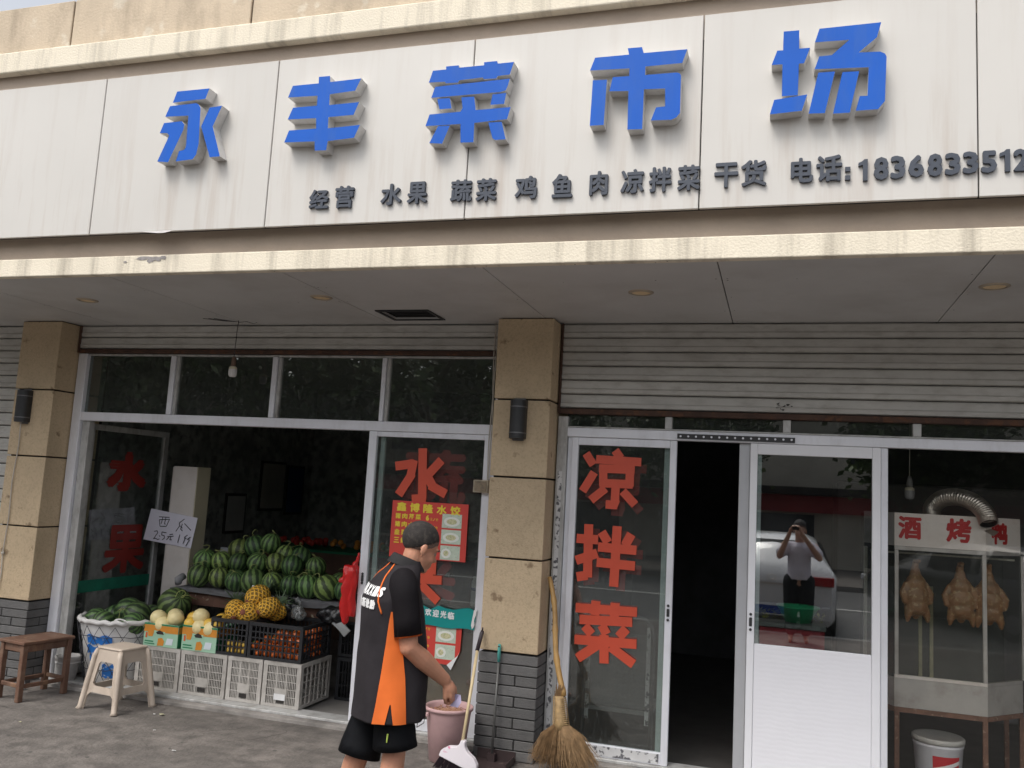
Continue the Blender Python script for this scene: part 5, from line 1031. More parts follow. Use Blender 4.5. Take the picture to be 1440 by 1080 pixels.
poly_slab([(.73,.375),(1.258,.375),(1.50,.635),(.585,.635)],1.728,1.734,m_ss,'top_sheet'); poly_slab([(.73,.375),(1.258,.375),(1.51,.64),(1.51,1.05),(.575,1.05),(.575,.64)],.515,.525,m_ss,'floor_sheet')
obj('back_sheet',bx(.575,1.51,1.052,1.06,.53,1.73),pm('dark_cabinet_back',(.07,.075,.075),.6,var=.3,vs=4),dc)
wallseg(Lr,Rr,.480,.510,.03,m_rf,'stand_rail'); wallseg(Rr+e,Re,.480,.510,.03,m_rf,'stand_rail'); wallseg(Le,Lr-Vector((.004,-.004,0)),.480,.510,.03,m_rf,'stand_rail')
for (x,y_) in ((.726,.352),(1.235,.352),(1.50,.62),(.57,.62),(1.5,1.03),(.575,1.03)): obj('stand_leg',bx(x,x+.028,y_,y_+.028,.028,.479),m_rf,dc)
for x in (.93,1.0): obj('inner_rod',bx(x,x+.022,.80,.82,.53,1.25),pm('worn_rod',(.40,.37,.25),.5,var=.2,vs=9),dc)
obj('hanging_rail',bx(.60,1.48,.595,.607,1.47,1.482),m_ss,dc)
for ch,x,w_,z,h_ in (('酒',.745,.142,1.576,.15),('烤',1.032,.148,1.574,.155)):
    bm=nb(); glyph(bm,ch,facing(x,.3495,z),w_,h_,.0012,bold=.0065,n=6); obj('red_character',bm,m_cred,dc)
d=(Re-Rr).normalized(); nn=Vector((d.y,-d.x,0)); o_=Rr+d*.06+nn*.0012
Mg=Matrix(((d.x,0,nn.x,o_.x),(d.y,0,nn.y,o_.y),(0,1,0,1.575),(0,0,0,1)))
bm=nb(); glyph(bm,'鸭',Mg,.17,.14,.0012,bold=.0065,n=6); obj('red_character',bm,m_cred,dc)
# roast ducks
m_duck=pm('roast_duck_skin',(.40,.21,.11),.35,var=.3,vs=16,bump=.35,bs=70,col2=(.55,.36,.21),thr=.55,dirt=(.22,.07,.03),dirts=16,dirtamt=.7,sub=.1,coat=.3)
db=blob_mesh([('e',(0,0,-.19),(.068,.055,.105)),('e',(0,0,-.10),(.052,.045,.07)),('e',(0,-.01,-.25),(.058,.05,.06)),
 ([Vector((0,0,-.06)),Vector((-.002,.005,0)),Vector((.0,.0,.05))],[.034,.021,.016]),('e',(.0,-.02,.055),(.016,.028,.016)),
 ([Vector((.045,0,-.10)),Vector((.075,-.01,-.16)),Vector((.068,-.02,-.22))],[.020,.016,.011]),([Vector((-.045,0,-.10)),Vector((-.075,-.01,-.16)),Vector((-.068,-.02,-.22))],[.020,.016,.011]),
 ([Vector((.035,-.01,-.26)),Vector((.050,-.02,-.31)),Vector((.052,-.02,-.345))],[.030,.018,.009]),([Vector((-.035,-.01,-.26)),Vector((-.050,-.02,-.31)),Vector((-.052,-.02,-.345))],[.030,.018,.009]),('e',(0,.0,-.305),(.02,.018,.028))],.006,5)
for v in db.verts: v.co+=v.co.normalized()*.004*noise.noise(v.co*40); v.co.x*=1.32; v.co.y*=1.15
dk=obj('roast_duck',db,m_duck,None,True)
bm=nb(); tube(bm,[(0,.0,.06),(.0,0,.085),(.008,0,.10),(.0,0,.115),(-.008,0,.10)],.0022,6); s=obj('hook',bm,m_dkmetal,None); s.parent=dk
for i,(x,r,l) in enumerate(((.885,.35,'leftmost roast duck hanging in the glass cabinet, turned sideways'),(1.158,0,'middle roast duck hanging in the glass cabinet, breast to the street'),(1.325,-.1,'rightmost roast duck hanging in the glass cabinet behind its corner post'))):
    o=dk if i==0 else link_copy(dk,(0,0,0)); o.location=(x,.60,1.375); o.rotation_euler=(0,0,r); tag(o,l,'roast duck','roast ducks hanging in the cabinet')
# flexible duct
m_foil=pm('crinkled_foil_duct',(.55,.50,.44),.28,metal=.9,var=.15,vs=16,bump=.35,bs=60)
du=thing('foil_duct','crinkled silvery exhaust duct arching over the duck cabinet with an open end','duct',(1.1,.5,1.745))
pts=[];rs=[]
N=150
P_=[Vector((.985,.60,1.745)),Vector((.99,.58,1.80)),Vector((1.04,.52,1.855)),Vector((1.12,.44,1.868)),Vector((1.20,.36,1.835)),Vector((1.25,.30,1.77)),Vector((1.262,.262,1.705))]
def cr(P,t):
    n=len(P)-1; k=min(int(t*n),n-1); u=t*n-k; a=P[max(k-1,0)];b=P[k];c=P[k+1];d=P[min(k+2,n)]
    return .5*((2*b)+(c-a)*u+(2*a-5*b+4*c-d)*u*u+(3*b-a-3*c+d)*u**3)
for i in range(N+1): pts.append(cr(P_,i/N)); rs.append(.054+.0028*(1 if i%4<2 else -1)+.0015*noise.noise(Vector((i*.4,0,0))))
bm=nb(); tube(bm,pts,rs,28,cap=False); obj('duct_skin',bm,m_foil,du,True)
bm=nb(); tube(bm,pts[-14:],[r-.006 for r in rs[-14:]],28,cap=False)
for f in bm.faces: f.normal_flip()
obj('duct_lining',bm,m_joint,du,True)
bm=nb(); c=pts[-1]; q=[c+Vector((-.03,-.012,-.045)),c+Vector((.02,-.03,-.075)),c+Vector((.055,-.012,-.045)),c+Vector((.01,.0,-.03))]; bm.faces.new([bm.verts.new(p) for p in q]); bmesh.ops.solidify(bm,geom=bm.faces[:],thickness=.002); obj('torn_edge',bm,m_foil,du)
# bulbs
m_bulb=pm('frosted_bulb',(.68,.66,.66),.35,var=.03); m_sock=pm('brown_socket',(.13,.08,.055),.6,var=.2)
def bulb(x,y_,zt,zc,label,mb=m_bulb):
    t=thing('hanging_bulb',label,'light bulb',(x,y_,zc))
    bm=nb(); tube(bm,[(x+.01,y_,zt),(x+.004,y_,(zt+zc)/2+.05),(x,y_,zc)],.003,6); obj('cord',bm,m_dkmetal if mb==m_bulb else m_cable,t)
    bm=nb(); lathe(bm,[(0,0),(.010,-.002),(.016,-.02),(.019,-.05),(.019,-.075),(0,-.076)],x,y_,16,cz=zc); obj('socket',bm,m_sock if mb==m_bulb else m_shelf,t,True)
    bm=nb(); lathe(bm,[(.018,-.0762),(.030,-.085),(.031,-.10),(0,-.10)],x,y_,24,cz=zc); obj('bulb_collar',bm,pm('bulb_collar',(.6,.55,.42),.5),t,True)
    bm=nb(); lathe(bm,[(.0305,-.1005),(.032,-.12),(.030,-.145),(.022,-.158),(0,-.161)],x,y_,24,cz=zc); obj('diffuser',bm,mb,t,True)
bulb(-4.057,-.2,2.944,2.66,'white bulb hanging on a thin wire from the canopy before the fruit shop transoms')
bulb(.85,.62,2.95,2.0,'dim unlit bulb hanging on a wire above the duck cabinet inside the window',pm('dim_bulb',(.35,.35,.35),.4))
bm=nb()
for k in range(3): tube(bm,[(-4.047,-.2,2.935),(-4.1-.03*k,-.21,2.938),(-4.2-.05*k,-.3,2.942)],.002,4)
tube(bm,[(-4.047,-.2,2.93),(-3.98,-.19,2.938),(-3.93,-.17,2.925),(-3.90,-.17,2.935)],.002,4); single('loose_wire',bm,m_dkmetal,(-4.05,-.2,2.93),'loose ends of wire twisted on the canopy ceiling above the hanging bulb','wire')
# paint bucket
pbk=thing('paint_bucket','white paint bucket with a loose lid and a red label under the duck cabinet','bucket',(1.0,.52,.03))
bm=nb(); lathe(bm,[(0,.0),(.125,.0),(.13,.01),(.147,.24),(.151,.245),(.152,.26),(.147,.262),(.148,.275),(0,.275)],1.005,.52,40,cz=.03); obj('bucket_body',bm,pm('white_bucket_plastic',(.70,.70,.74),.35,var=.03,vs=5,dirt=(.35,.33,.32),dirts=4,dirtamt=.35),pbk,True)
bm=nb(); lathe(bm,[(.150,.265),(.157,.268),(.158,.292),(.150,.300),(.140,.297),(.138,.291),(0,.288)],1.005,.52,40,cz=.03); obj('lid',bm,pm('bucket_lid',(.50,.49,.46),.5,dirt=(.25,.2,.15),dirts=6,dirtamt=.6),pbk,True)
def bkp(a,z,off=.0016): r=.13+.017*(z-.01)/.23+off; return (1.005+r*math.cos(a),.52+r*math.sin(a),.03+z)
bm=nb(); N=14; a0,a1=-1.95,-.75
r0=[bm.verts.new(bkp(a0+(a1-a0)*i/N,.06)) for i in range(N+1)]; r1=[bm.verts.new(bkp(a0+(a1-a0)*i/N,.20-.04*0)) for i in range(N+1)]
for i in range(N): bm.faces.new((r0[i],r0[i+1],r1[i+1],r1[i]))
obj('red_label',bm,pm('label_red',(.55,.02,.03),.45),pbk,True)
bm=nb(); r0=[bm.verts.new(bkp(a0+(a1-a0)*i/N,.10+.055*i/N,.003)) for i in range(N+1)]; r1=[bm.verts.new(bkp(a0+(a1-a0)*i/N,.125+.055*i/N,.003)) for i in range(N+1)]
for i in range(N): bm.faces.new((r0[i],r0[i+1],r1[i+1],r1[i]))
obj('label_stripe',bm,pm('white_print',(.8,.8,.8),.5),pbk,True)
# counter, basin and dark furniture of the cold-dish shop
m_cnt=pm('dark_red_counter',(.36,.035,.045),.35,var=.08,vs=3)
ct=thing('red_counter','dark red counter with a grey top behind the pane of the white door','counter',(.1,.7,.03))
obj('front_board',bx(-.12,.31,.60,.62,.03,.90),m_cnt,ct); obj('counter_top',bx(-.13,.32,.58,1.1,.905,.935,bev=.004),pm('counter_top_grey',(.2,.22,.2),.4),ct); obj('side_board',bx(.29,.31,.621,1.08,.03,.90),m_cnt,ct); obj('side_board',bx(-.12,-.10,.621,1.08,.03,.90),m_cnt,ct)
bs=thing('green_basin','bright green plastic basin of yellow greens on the red counter','basin',(.135,.78,.937))
bm=nb(); lathe(bm,[(0,.0),(.085,.0),(.14,.10),(.152,.105),(.150,.112),(.135,.107),(.08,.012),(0,.012)],.135,.74,36,cz=.937); obj('basin_body',bm,pm('green_plastic',(.03,.50,.20),.3),bs,True)
bm=nb(); random.seed(6)
for i in range(160):
    a=random.uniform(0,6.3); r=.24*math.sqrt(random.random()); p=Vector((.04+r*math.cos(a)*1.2,.82+r*.4*math.sin(a),.94+.06*random.random())); d=Vector((random.uniform(-1,1),random.uniform(-1,1),random.uniform(-.3,.8)))*.03; u,v_=frame_of(d); bm.faces.new([bm.verts.new(p-d),bm.verts.new(p+u*.012),bm.verts.new(p+d),bm.verts.new(p-u*.012)])
o=single('heap_of_greens',bm,pm('yellow_greens',(.32,.34,.06),.6,var=.4,vs=40),(.04,.82,.937),'heap of yellow-green vegetables around the green basin on the counter','vegetables'); o['kind']='stuff'
sh=thing('steel_trolley','grey trolley with a bent tube handle behind the cold-dish door glass','trolley',(-.98,.35,.03))
bm=nb(); tube(bm,[(-.82,.30,.05),(-.82,.30,.80),(-.835,.30,.87),(-.88,.30,.91),(-.96,.30,.92)],.014,10); tube(bm,[(-1.30,.30,.05),(-1.30,.30,.80)],.014,10); obj('tube_frame',bm,pm('dark_steel_tube',(.12,.13,.14),.35,metal=.6),sh,True)
obj('mesh_panel',bx(-1.29,-.83,.31,.316,.30,.80),pm('dim_grey_mesh',(.11,.12,.12),.6,var=.3,vs=80),sh); obj('tray',bx(-1.30,-.82,.32,.75,.26,.29),m_shelf,sh)
for x,l in ((-1.285,'left'),(-.865,'right')):
    obj('paper_strip',bx(x,x+.028,.3005,.302,.20,.88),m_film,sh)
single('standing_fridge',bx(.5,2.4,2.6,3.3,.03,2.0,bev=.02),pm('dim_fridge',(.13,.13,.135),.4),(1.5,2.9,.03),'tall dim refrigerator in the shadow behind the duck cabinet','refrigerator')
# ================================================================= PEOPLE
m_skin=pm('tanned_skin',(.50,.245,.155),.5,var=.08,vs=14,bump=.15,bs=160,sub=.12,dirt=(.42,.16,.10),dirts=9,dirtamt=.4)
m_hair=pm('cropped_grey_black_hair',(.022,.018,.016),.8,var=.5,vs=18,bump=.5,bs=300,col2=(.055,.045,.038),thr=.5,tw=.2)
m_polo=pm('charcoal_polo',(.022,.019,.022),.8,var=.15,vs=7,bump=.6,bs=9,spec=.25); m_orng=pm('orange_knit',(.72,.155,.03),.75,var=.06,vs=8,bump=.12,bs=25,spec=.25)
m_short=pm('black_shorts_cloth',(.008,.009,.012),.7,var=.2,vs=8,bump=.5,bs=14,spec=.3)
def head_parts(H):
    e=lambda c,r:('e',H@Vector(c),r,H.to_3x3().to_4x4())
    return [e((-.012,0,.030),(.100,.079,.094)),e((.030,0,-.040),(.070,.062,.078)),e((.066,0,-.102),(.026,.030,.022)),e((.020,0,-.095),(.058,.052,.030)),
     e((.103,0,-.035),(.018,.013,.015)),e((.092,0,-.012),(.014,.009,.030)),e((.082,0,.016),(.018,.050,.013)),e((.088,0,-.071),(.014,.025,.007)),e((.086,0,-.084),(.013,.022,.007)),
     e((.055,.038,-.045),(.03,.022,.026)),e((.055,-.038,-.045),(.03,.022,.026)),
     e((-.006,.080,-.018),(.019,.007,.031)),e((-.006,-.080,-.018),(.019,.007,.031)),e((-.002,.076,-.045),(.009,.007,.012)),e((-.002,-.076,-.045),(.009,.007,.012))]
def hand_parts(wr,d,n,curl=1.0,s=1.0,side=1):
    """wr wrist, d pointing direction, n palm normal; four unequal fingers curling towards n and a thumb off the palm's side"""
    d=d.normalized(); n=(n-d*n.dot(d)).normalized(); b=d.cross(n)*side; out=[]
    k=wr+d*.082*s
    for j,(o,ln) in enumerate(((-.030,.070),(-.010,.080),(.010,.075),(.029,.060))):
        root=wr+d*.02*s+b*o*.6*s; kn=k+b*o*s-d*abs(o)*.15; a=.35*curl; q=[root,kn]; p=kn; ang=a; L=[.42,.32,.26]
        for f in L: p=p+(d*math.cos(ang)+n*math.sin(ang))*ln*f*s; q.append(p); ang+=.75*curl
        out.append((q,[.013*s,.0112*s,.0095*s,.0086*s,.0074*s]))
    out.append(([wr+d*.015*s,wr+d*.04*s-b*.028*s+n*.01,wr+d*.068*s-b*.045*s+n*.022,wr+d*.092*s-b*.040*s+n*.036],[.015*s,.0125*s,.0105*s,.0085*s]))
    out.append(('e',wr+d*.048*s,(.024*s,.036*s,.044*s),Matrix((( n.x,b.x,d.x,0),(n.y,b.y,d.y,0),(n.z,b.z,d.z,0),(0,0,0,1)))))
    return out
def add_head_details(H,par,hair,cut=lambda c:c.z>.008+.72*c.x):
    hp=blob_mesh([('e',(-.016,0,.034),(.104,.0845,.0955))],.006,3)
    dl=[v for v in hp.verts if not cut(v.co)]
    bmesh.ops.delete(hp,geom=dl,context='VERTS')
    bmesh.ops.solidify(hp,geom=hp.faces[:],thickness=.004)
    hp.transform(H); obj('hair',hp,hair,par,True)
    hq=blob_mesh([('e',(-.015,0,.034),(.1025,.0828,.0945))],.005,3)
    bmesh.ops.delete(hq,geom=[v for v in hq.verts if not cut(v.co+Vector((-.006,0,.020+.006*noise.noise(v.co*60))))],context='VERTS'); bmesh.ops.solidify(hq,geom=hq.faces[:],thickness=.002); hq.transform(H)
    obj('hair_stubble',hq,pm('greying_stubble',(.13,.085,.066),.8,var=.35,vs=70,bump=.5,bs=260,col2=(.26,.15,.105),thr=.52,tw=.15),par,True)
    for sgn in (1,-1):
        bm=nb(); ball(bm,H@Vector((.0790,sgn*.030,-.010)),.0095,12,8); e_=obj('eye',bm,pm('eye_white',(.22,.17,.14),.3),par,True)
        bm=nb(); ball(bm,H@Vector((.0850,sgn*.030,-.011)),.0042,10,6); o=obj('iris',bm,pm('dark_iris',(.02,.012,.01),.1),None,True); o.parent=e_
        bm=nb(); tube(bm,[H@Vector(p) for p in ((.098,sgn*.014,.013),(.097,sgn*.032,.020),(.084,sgn*.050,.014))],[.003,.004,.002],6); obj('eyebrow',bm,hair,par,True)
TH=math.radians(35); MC=Vector((-1.905,-1.655,0)); MM=Matrix.Translation(MC)@Matrix.Rotation(TH,4,'Z')
def mw(x,y,z): return MM@Vector((x,y,z))
man=thing('person','man with cropped hair in black and orange polo shirt and black shorts, walking','person',tuple(MC),TH)
HD_=MM@Matrix.Translation((.112,0,1.428))@Matrix.Rotation(math.radians(10),4,'Z')@Matrix.Rotation(math.radians(24),4,'Y')
sR=mw(0,-.175,1.245); eR=Vector((-1.752,-1.80,.945)); wR=Vector((-1.628,-1.60,.765))
sL=mw(0,.175,1.245); eL=Vector((-2.115,-1.45,.96)); wL=Vector((-2.02,-1.30,.76))
hipR=mw(-.01,-.09,.80); knR=Vector((-1.825,-1.72,.44)); anR=Vector((-1.83,-1.78,.08)); hipL=mw(-.01,.09,.80); knL=Vector((-2.035,-1.67,.40)); anL=Vector((-2.13,-1.70,.10))
fw3=Vector((math.cos(TH),math.sin(TH),0))
parts=head_parts(HD_)
parts+=[([mw(.045,0,1.27),mw(.062,0,1.33),HD_@Vector((-.012,0,-.065)),HD_@Vector((-.015,0,-.02))],[.062,.057,.056,.06]),
 ([mw(-.005,0,.80),mw(0,0,1.0),mw(.005,0,1.15)],[.125,.12,.12]),([mw(0,.10,1.2),mw(0,-.10,1.2)],[.085,.085]),
 ([mw(0,-.12,1.24),sR,sR.lerp(eR,.55),eR,eR.lerp(wR,.35),wR],[.06,.058,.053,.049,.051,.034]),([mw(0,.12,1.24),sL,sL.lerp(eL,.55),eL,eL.lerp(wL,.35),wL],[.06,.056,.047,.041,.041,.028]),
 ([hipR,hipR.lerp(knR,.5),knR,knR.lerp(anR,.3),anR],[.095,.080,.058,.060,.038]),([hipL,hipL.lerp(knL,.5),knL,knL.lerp(anL,.3),anL],[.095,.080,.058,.060,.038])]
for a in (anR,anL): parts+=[([a,a+fw3*.07+Vector((0,0,-.045)),a+fw3*.15+Vector((0,0,-.055))],[.036,.034,.022])]
parts+=hand_parts(wR,Vector((.38,.42,-.72)),Vector((-.45,.2,-.35)),1.15,1.08,1)
parts+=hand_parts(wL,Vector((.2,.25,-.9)),Vector((.5,-.5,0)),.8,.95,-1)
bm=blob_mesh(parts,.0048,4); obj('body',bm,m_skin,man,True)
add_head_details(HD_,man,m_hair)
LV=[(.575,.0,.186,.226),(.66,.002,.182,.220),(.80,.006,.182,.206),(.95,.0,.170,.198),(1.08,-.012,.160,.202),(1.16,-.020,.152,.205),(1.225,-.012,.128,.198),(1.275,.006,.108,.162),(1.31,.026,.090,.118),(1.335,.038,.078,.088),(1.352,.045,.072,.076)]
def S(a,z,off=0):
    for i in range(len(LV)-1):
        if z<=LV[i+1][0] or i==len(LV)-2: break
    t=max(0,min(1,(z-LV[i][0])/(LV[i+1][0]-LV[i][0]))); t=t*t*(3-2*t) if False else t
    c,dx,dy=[LV[i][k]+(LV[i+1][k]-LV[i][k])*t for k in (1,2,3)]
    fold=.004*math.sin(a*9+z*6)*max(0,(1.05-z))*1.6+.006*noise.noise(Vector((math.cos(a)*2.4,math.sin(a)*2.4,z*7)))
    ca,sa=math.cos(a),math.sin(a); ex=.88
    return mw(c+(dx+off+fold)*math.copysign(abs(ca)**ex,ca),(dy+off+fold)*math.copysign(abs(sa)**ex,sa),z)
bm=nb(); NA,NZ=120,90; grid=[]
for j in range(NZ+1):
    z=LV[0][0]+(LV[-1][0]-LV[0][0])*j/NZ; grid.append([bm.verts.new(S(2*PI*i/NA,z)) for i in range(NA)])
for j in range(NZ):
    for i in range(NA): bm.faces.new((grid[j][i],grid[j][(i+1)%NA],grid[j+1][(i+1)%NA],grid[j+1][i]))
inner=[bm.verts.new(S(2*PI*i/NA,LV[0][0]+.01,-.006)) for i in range(NA)]
for i in range(NA): bm.faces.new((inner[i],inner[(i+1)%NA],grid[0][(i+1)%NA],grid[0][i]))
polo=obj('polo_shirt',bm,m_polo,man,True)
# sleeves
for nm,s_,e_,lat in (('r',sR,eR,-1),('l',sL,eL,1)):
    dd=(e_-s_).normalized(); top=mw(.0,lat*.10,1.262)
    endp=s_+dd*((s_-e_).length*.83)
    bm=nb(); tube(bm,[top,s_.lerp(top,.35)+Vector((0,0,.012)),s_+Vector((0,0,-.002)),s_.lerp(endp,.3),s_.lerp(endp,.65),endp],[.052,.068,.075,.073,.070,.070],28,cap=False)
    bmesh.ops.solidify(bm,geom=bm.faces[:],thickness=-.003); o=obj('sleeve',bm,m_polo,polo,True)
    bm=nb(); tube(bm,[endp-dd*.006,endp+dd*.001],[.0712,.0712],28,cap=False); bmesh.ops.solidify(bm,geom=bm.faces[:],thickness=-.003); obj('orange_cuff_piping',bm,m_orng,polo,True)
# side panels, piping, collar, print
def patch(name,aw0,aw1,z0,z1,mat,off,na=12,nz=36):
    bm=nb(); g_=[]
    for j in range(nz+1):
        z=z0+(z1-z0)*j/nz; a0,a1=aw0(z),aw1(z); g_.append([bm.verts.new(S(a0+(a1-a0)*i/na,z,off)) for i in range(na+1)])
    for j in range(nz):
        for i in range(na): bm.faces.new((g_[j][i],g_[j][i+1],g_[j+1][i+1],g_[j+1][i]))
    return obj(name,bm,mat,polo,True)
pc0=-PI/2-.16
def wl(z): return .40*max(0,(1.12-z)/.55)**.75+.06
patch('orange_side_panel',lambda z:pc0-wl(z)*.95,lambda z:pc0-.015-max(0,(.67-z))*.9,.578,1.115,m_orng,.005)
patch('orange_side_panel',lambda z:pc0+.015+max(0,(.67-z))*.9,lambda z:pc0+wl(z)*.85,.578,1.115,m_orng,.005)
patch('orange_side_panel',lambda z:pc0-.0149,lambda z:pc0+.0149,.671,1.115,m_orng,.005,3)
patch('orange_side_panel',lambda z:PI/2+.2-wl(z)*.8,lambda z:PI/2+.2+wl(z)*.8,.578,1.115,m_orng,.0022)
for sgn in (-1,1):
    pts=[]
    for i in range(21):
        t=i/20; z=1.335-.235*t; a=sgn*(PI-.62-.42*t**1.3); pts.append(S(a,z,.0035))
    bm=nb(); tube(bm,pts,.0042,8); obj('orange_piping',bm,m_orng,polo,True)
bm=nb(); g_=[]
for j,(z,r1,cx,tilt) in enumerate(((1.337,.083,.040,0),(1.362,.076,.048,0),(1.375,.073,.052,0),(1.372,.079,.050,0),(1.345,.092,.044,0),(1.330,.098,.040,0))):
    g_.append([bm.verts.new(mw(cx+r1*math.cos(a)*1.02,r1*.96*math.sin(a),z-.055*(math.cos(a)*.5+.5)+.018)) for a in [2*PI*i/40 for i in range(40)]])
for j in range(5):
    for i in range(40): bm.faces.new((g_[j][i],g_[j][(i+1)%40],g_[j+1][(i+1)%40],g_[j+1][i]))
obj('collar',bm,pm('black_knit_collar',(.012,.011,.012),.85,bump=.2,bs=90),polo,True)
m_prt=pm('white_print',(.8,.8,.8),.5)
def back_text(s,u0,zb,hh,adv,bold,slant=.22,wd=None):
    bm=nb(); x=u0
    for ch in s:
        asp=glyph_base(ch)[2]; w_=hh*asp*(1.0 if ord(ch)>200 else 1.05)
        if wd: w_=wd
        t=nb(); glyph(t,ch,Matrix.Identity(4),w_,hh,.001,bold=bold,n=6); off=len(bm.verts)
        t.verts.ensure_lookup_table(); bmesh.ops.subdivide_edges(t,edges=[e for e in t.edges if e.calc_length()>.012],cuts=1,use_grid_fill=False)
        mp_={}
        for v in t.verts:
            u=x+v.co.x+slant*v.co.y; a=PI+.0+u/.172; p=S(a,zb+v.co.y,.0035+v.co.z); mp_[v]=bm.verts.new(p)
        for f in t.faces:
            try: bm.faces.new([mp_[v] for v in f.verts])
            except ValueError: pass
        t.free(); x+=w_+adv
    return obj('white_lettering',bm,m_prt,polo)
back_text('MAXXIS',-.075,1.180,.050,.004,.0036,wd=.037)
back_text('玛吉斯轮胎',-.072,1.118,.046,.004,.0026,slant=.1,wd=.038)
# shorts
def leg_tube(h,k,ext,r0,r1,lat):
    d_=(k-h); end=h+d_*ext
    pts=[h+Vector((0,0,.03))]+[h.lerp(end,t) for t in (.15,.35,.55,.75,.9,1)]
    rs=[.062,.070,.080,.092,.102,.108,.111]
    bm=nb(); tube(bm,pts,rs,28,cap=False)
    for v in bm.verts: v.co+=Vector((1,.6,0))*.006*noise.noise(v.co*16)
    return bm,end
bmA,_=leg_tube(hipR,knR,1.0,.1,.1,-1); bmesh.ops.solidify(bmA,geom=bmA.faces[:],thickness=-.004); sh_=obj('shorts',bmA,m_short,man,True)
bmB,_=leg_tube(hipL,knL,1.10,.1,.1,1); bmesh.ops.solidify(bmB,geom=bmB.faces[:],thickness=-.004); obj('shorts_leg',bmB,m_short,sh_,True)
bm=blob_mesh([([mw(-.01,.07,.80),mw(-.01,-.07,.80)],[.105,.105]),([mw(-.01,.06,.72),mw(-.01,-.06,.72)],[.098,.098])],.012,3); obj('shorts_seat',bm,m_short,sh_,True)
k_=hipR.lerp(knR,.55); out=(MM.to_3x3()@Vector((-.35,-.93,0)))
for dz,hh2 in ((.0,.02),(-.075,.04)):
    p=k_+out*.1095+Vector((-.005,-.0,dz)); bm=nb(); tube(bm,[p,p+Vector((-.003,0,-hh2))],[.0045,.003],6); obj('lime_mark',bm,pm('lime_print',(.5,.65,.12),.6),sh_)
m_shoe=pm('dark_sandal',(.05,.035,.03),.6)
for a in (anR,anL):
    bm=nb(); c=a+fw3*.06; u=Vector((-fw3.y,fw3.x,0)); vs_=[]
    pf=[(-.12,-.030),(-.12,.030),(-.02,.036),(.07,.046),(.13,.030),(.13,-.030),(.07,-.046),(-.02,-.036)]
    lo=[bm.verts.new(Vector((c.x,c.y,max(0,a.z-.098)))+fw3*p+u*q) for p,q in pf]; hi=[bm.verts.new(v.co+Vector((0,0,.02))) for v in lo]
    bm.faces.new(lo[::-1]); bm.faces.new(hi)
    for i in range(8): bm.faces.new((lo[i],lo[(i+1)%8],hi[(i+1)%8],hi[i]))
    o=obj('sandal',bm,m_shoe,man)
    bm=nb(); c2=a+fw3*.095+Vector((0,0,-.05)); tube(bm,[c2+u*.045*math.cos(t)+Vector((0,0,.045*math.sin(t)-.02)) for t in [i*PI/8 for i in range(9)]],.007,6,sq=2.2); obj('strap',bm,m_shoe,o,True)
# lilac slip in his hand
hd=Vector((.38,.42,-.72)).normalized(); c=wR+hd*.13
bm=nb(); q=[(-.022,.0,.030),(.028,.0,.026),(.032,.004,-.012),(.014,.006,-.040),(-.026,.002,-.036)]; bm.faces.new([bm.verts.new(c+Vector((x-.006,y-.01,z))) for x,y,z in q]); bmesh.ops.solidify(bm,geom=bm.faces[:],thickness=.0015)
single('lilac_slip',bm,pm('lilac_paper',(.56,.52,.75),.6),tuple(c),'small lilac paper slip held in the walking man\'s fist above the pink bucket','paper')
# photographer, seen only as a reflection in the panes
PC=Vector((.26,-6.42,0)); 
def pw(x,y,z): return PC+Vector((x,y,z))
ph=thing('person','person in white T-shirt and lengthened dark shorts holding up a phone, mirrored in the door','person',tuple(PC))
HP=Matrix.Translation(pw(0,.03,1.46))@Matrix.Rotation(PI/2,4,'Z')@Matrix.Rotation(math.radians(8),4,'Y')
m_skin2=pm('light_skin',(.50,.30,.22),.5,var=.06,vs=12,sub=.1)
a1=[pw(-.19,0,1.24),pw(-.25,.12,1.10),pw(-.13,.29,1.41)]; a2=[pw(.19,0,1.24),pw(.25,.12,1.10),pw(.02,.30,1.41)]
parts=head_parts(HP)+[([pw(0,0,1.27),pw(0,.02,1.36),pw(0,.03,1.42)],[.06,.055,.055]),([pw(0,0,.80),pw(0,0,1.0),pw(0,0,1.16)],[.12,.115,.125]),([pw(-.1,0,1.2),pw(.1,0,1.2)],[.08,.08])]
for a_ in (a1,a2): parts.append((a_,[.05,.042,.027]))
for sx in (-1,1): parts+=[([pw(sx*.085,0,.80),pw(sx*.09,.02,.44),pw(sx*.095,0,.08)],[.088,.056,.036]),([pw(sx*.095,0,.06),pw(sx*.10,.14,.03)],[.034,.026])]
parts+=hand_parts(a1[2],Vector((.25,.2,.9)),Vector((.9,.2,0)),.9,.95,1)+hand_parts(a2[2],Vector((-.25,.2,.9)),Vector((-.9,.2,0)),.9,.95,-1)
bm=blob_mesh(parts,.006,4); obj('body',bm,m_skin2,ph,True); add_head_details(HP,ph,pm('black_hair',(.012,.011,.011),.7,bump=.6,bs=200))
bm=blob_mesh([([pw(0,0,.84),pw(0,0,.95),pw(0,0,1.16)],[.155,.15,.15]),([pw(-.13,0,1.21),pw(.13,0,1.21)],[.085,.085]),([pw(-.15,0,1.23),pw(-.225,.06,1.15)],[.075,.075]),([pw(.15,0,1.23),pw(.225,.06,1.15)],[.075,.075])],.012,3)
bmesh.ops.delete(bm,geom=[v for v in bm.verts if v.co.z<.80],context='VERTS'); obj('white_shirt',bm,pm('white_cotton',(.62,.60,.68),.8,bump=.4,bs=14),ph,True)
bm=blob_mesh([([pw(-.07,0,.80),pw(.07,0,.80)],[.115,.115])]+[([pw(sx*.09,0,.78),pw(sx*.10,.01,.50),pw(sx*.095,0,.14)],[.115,.095,.068]) for sx in (-1,1)],.012,3); obj('lengthened_shorts',bm,m_short,ph,True)  # shorts drawn down over the legs to keep their reflection dark
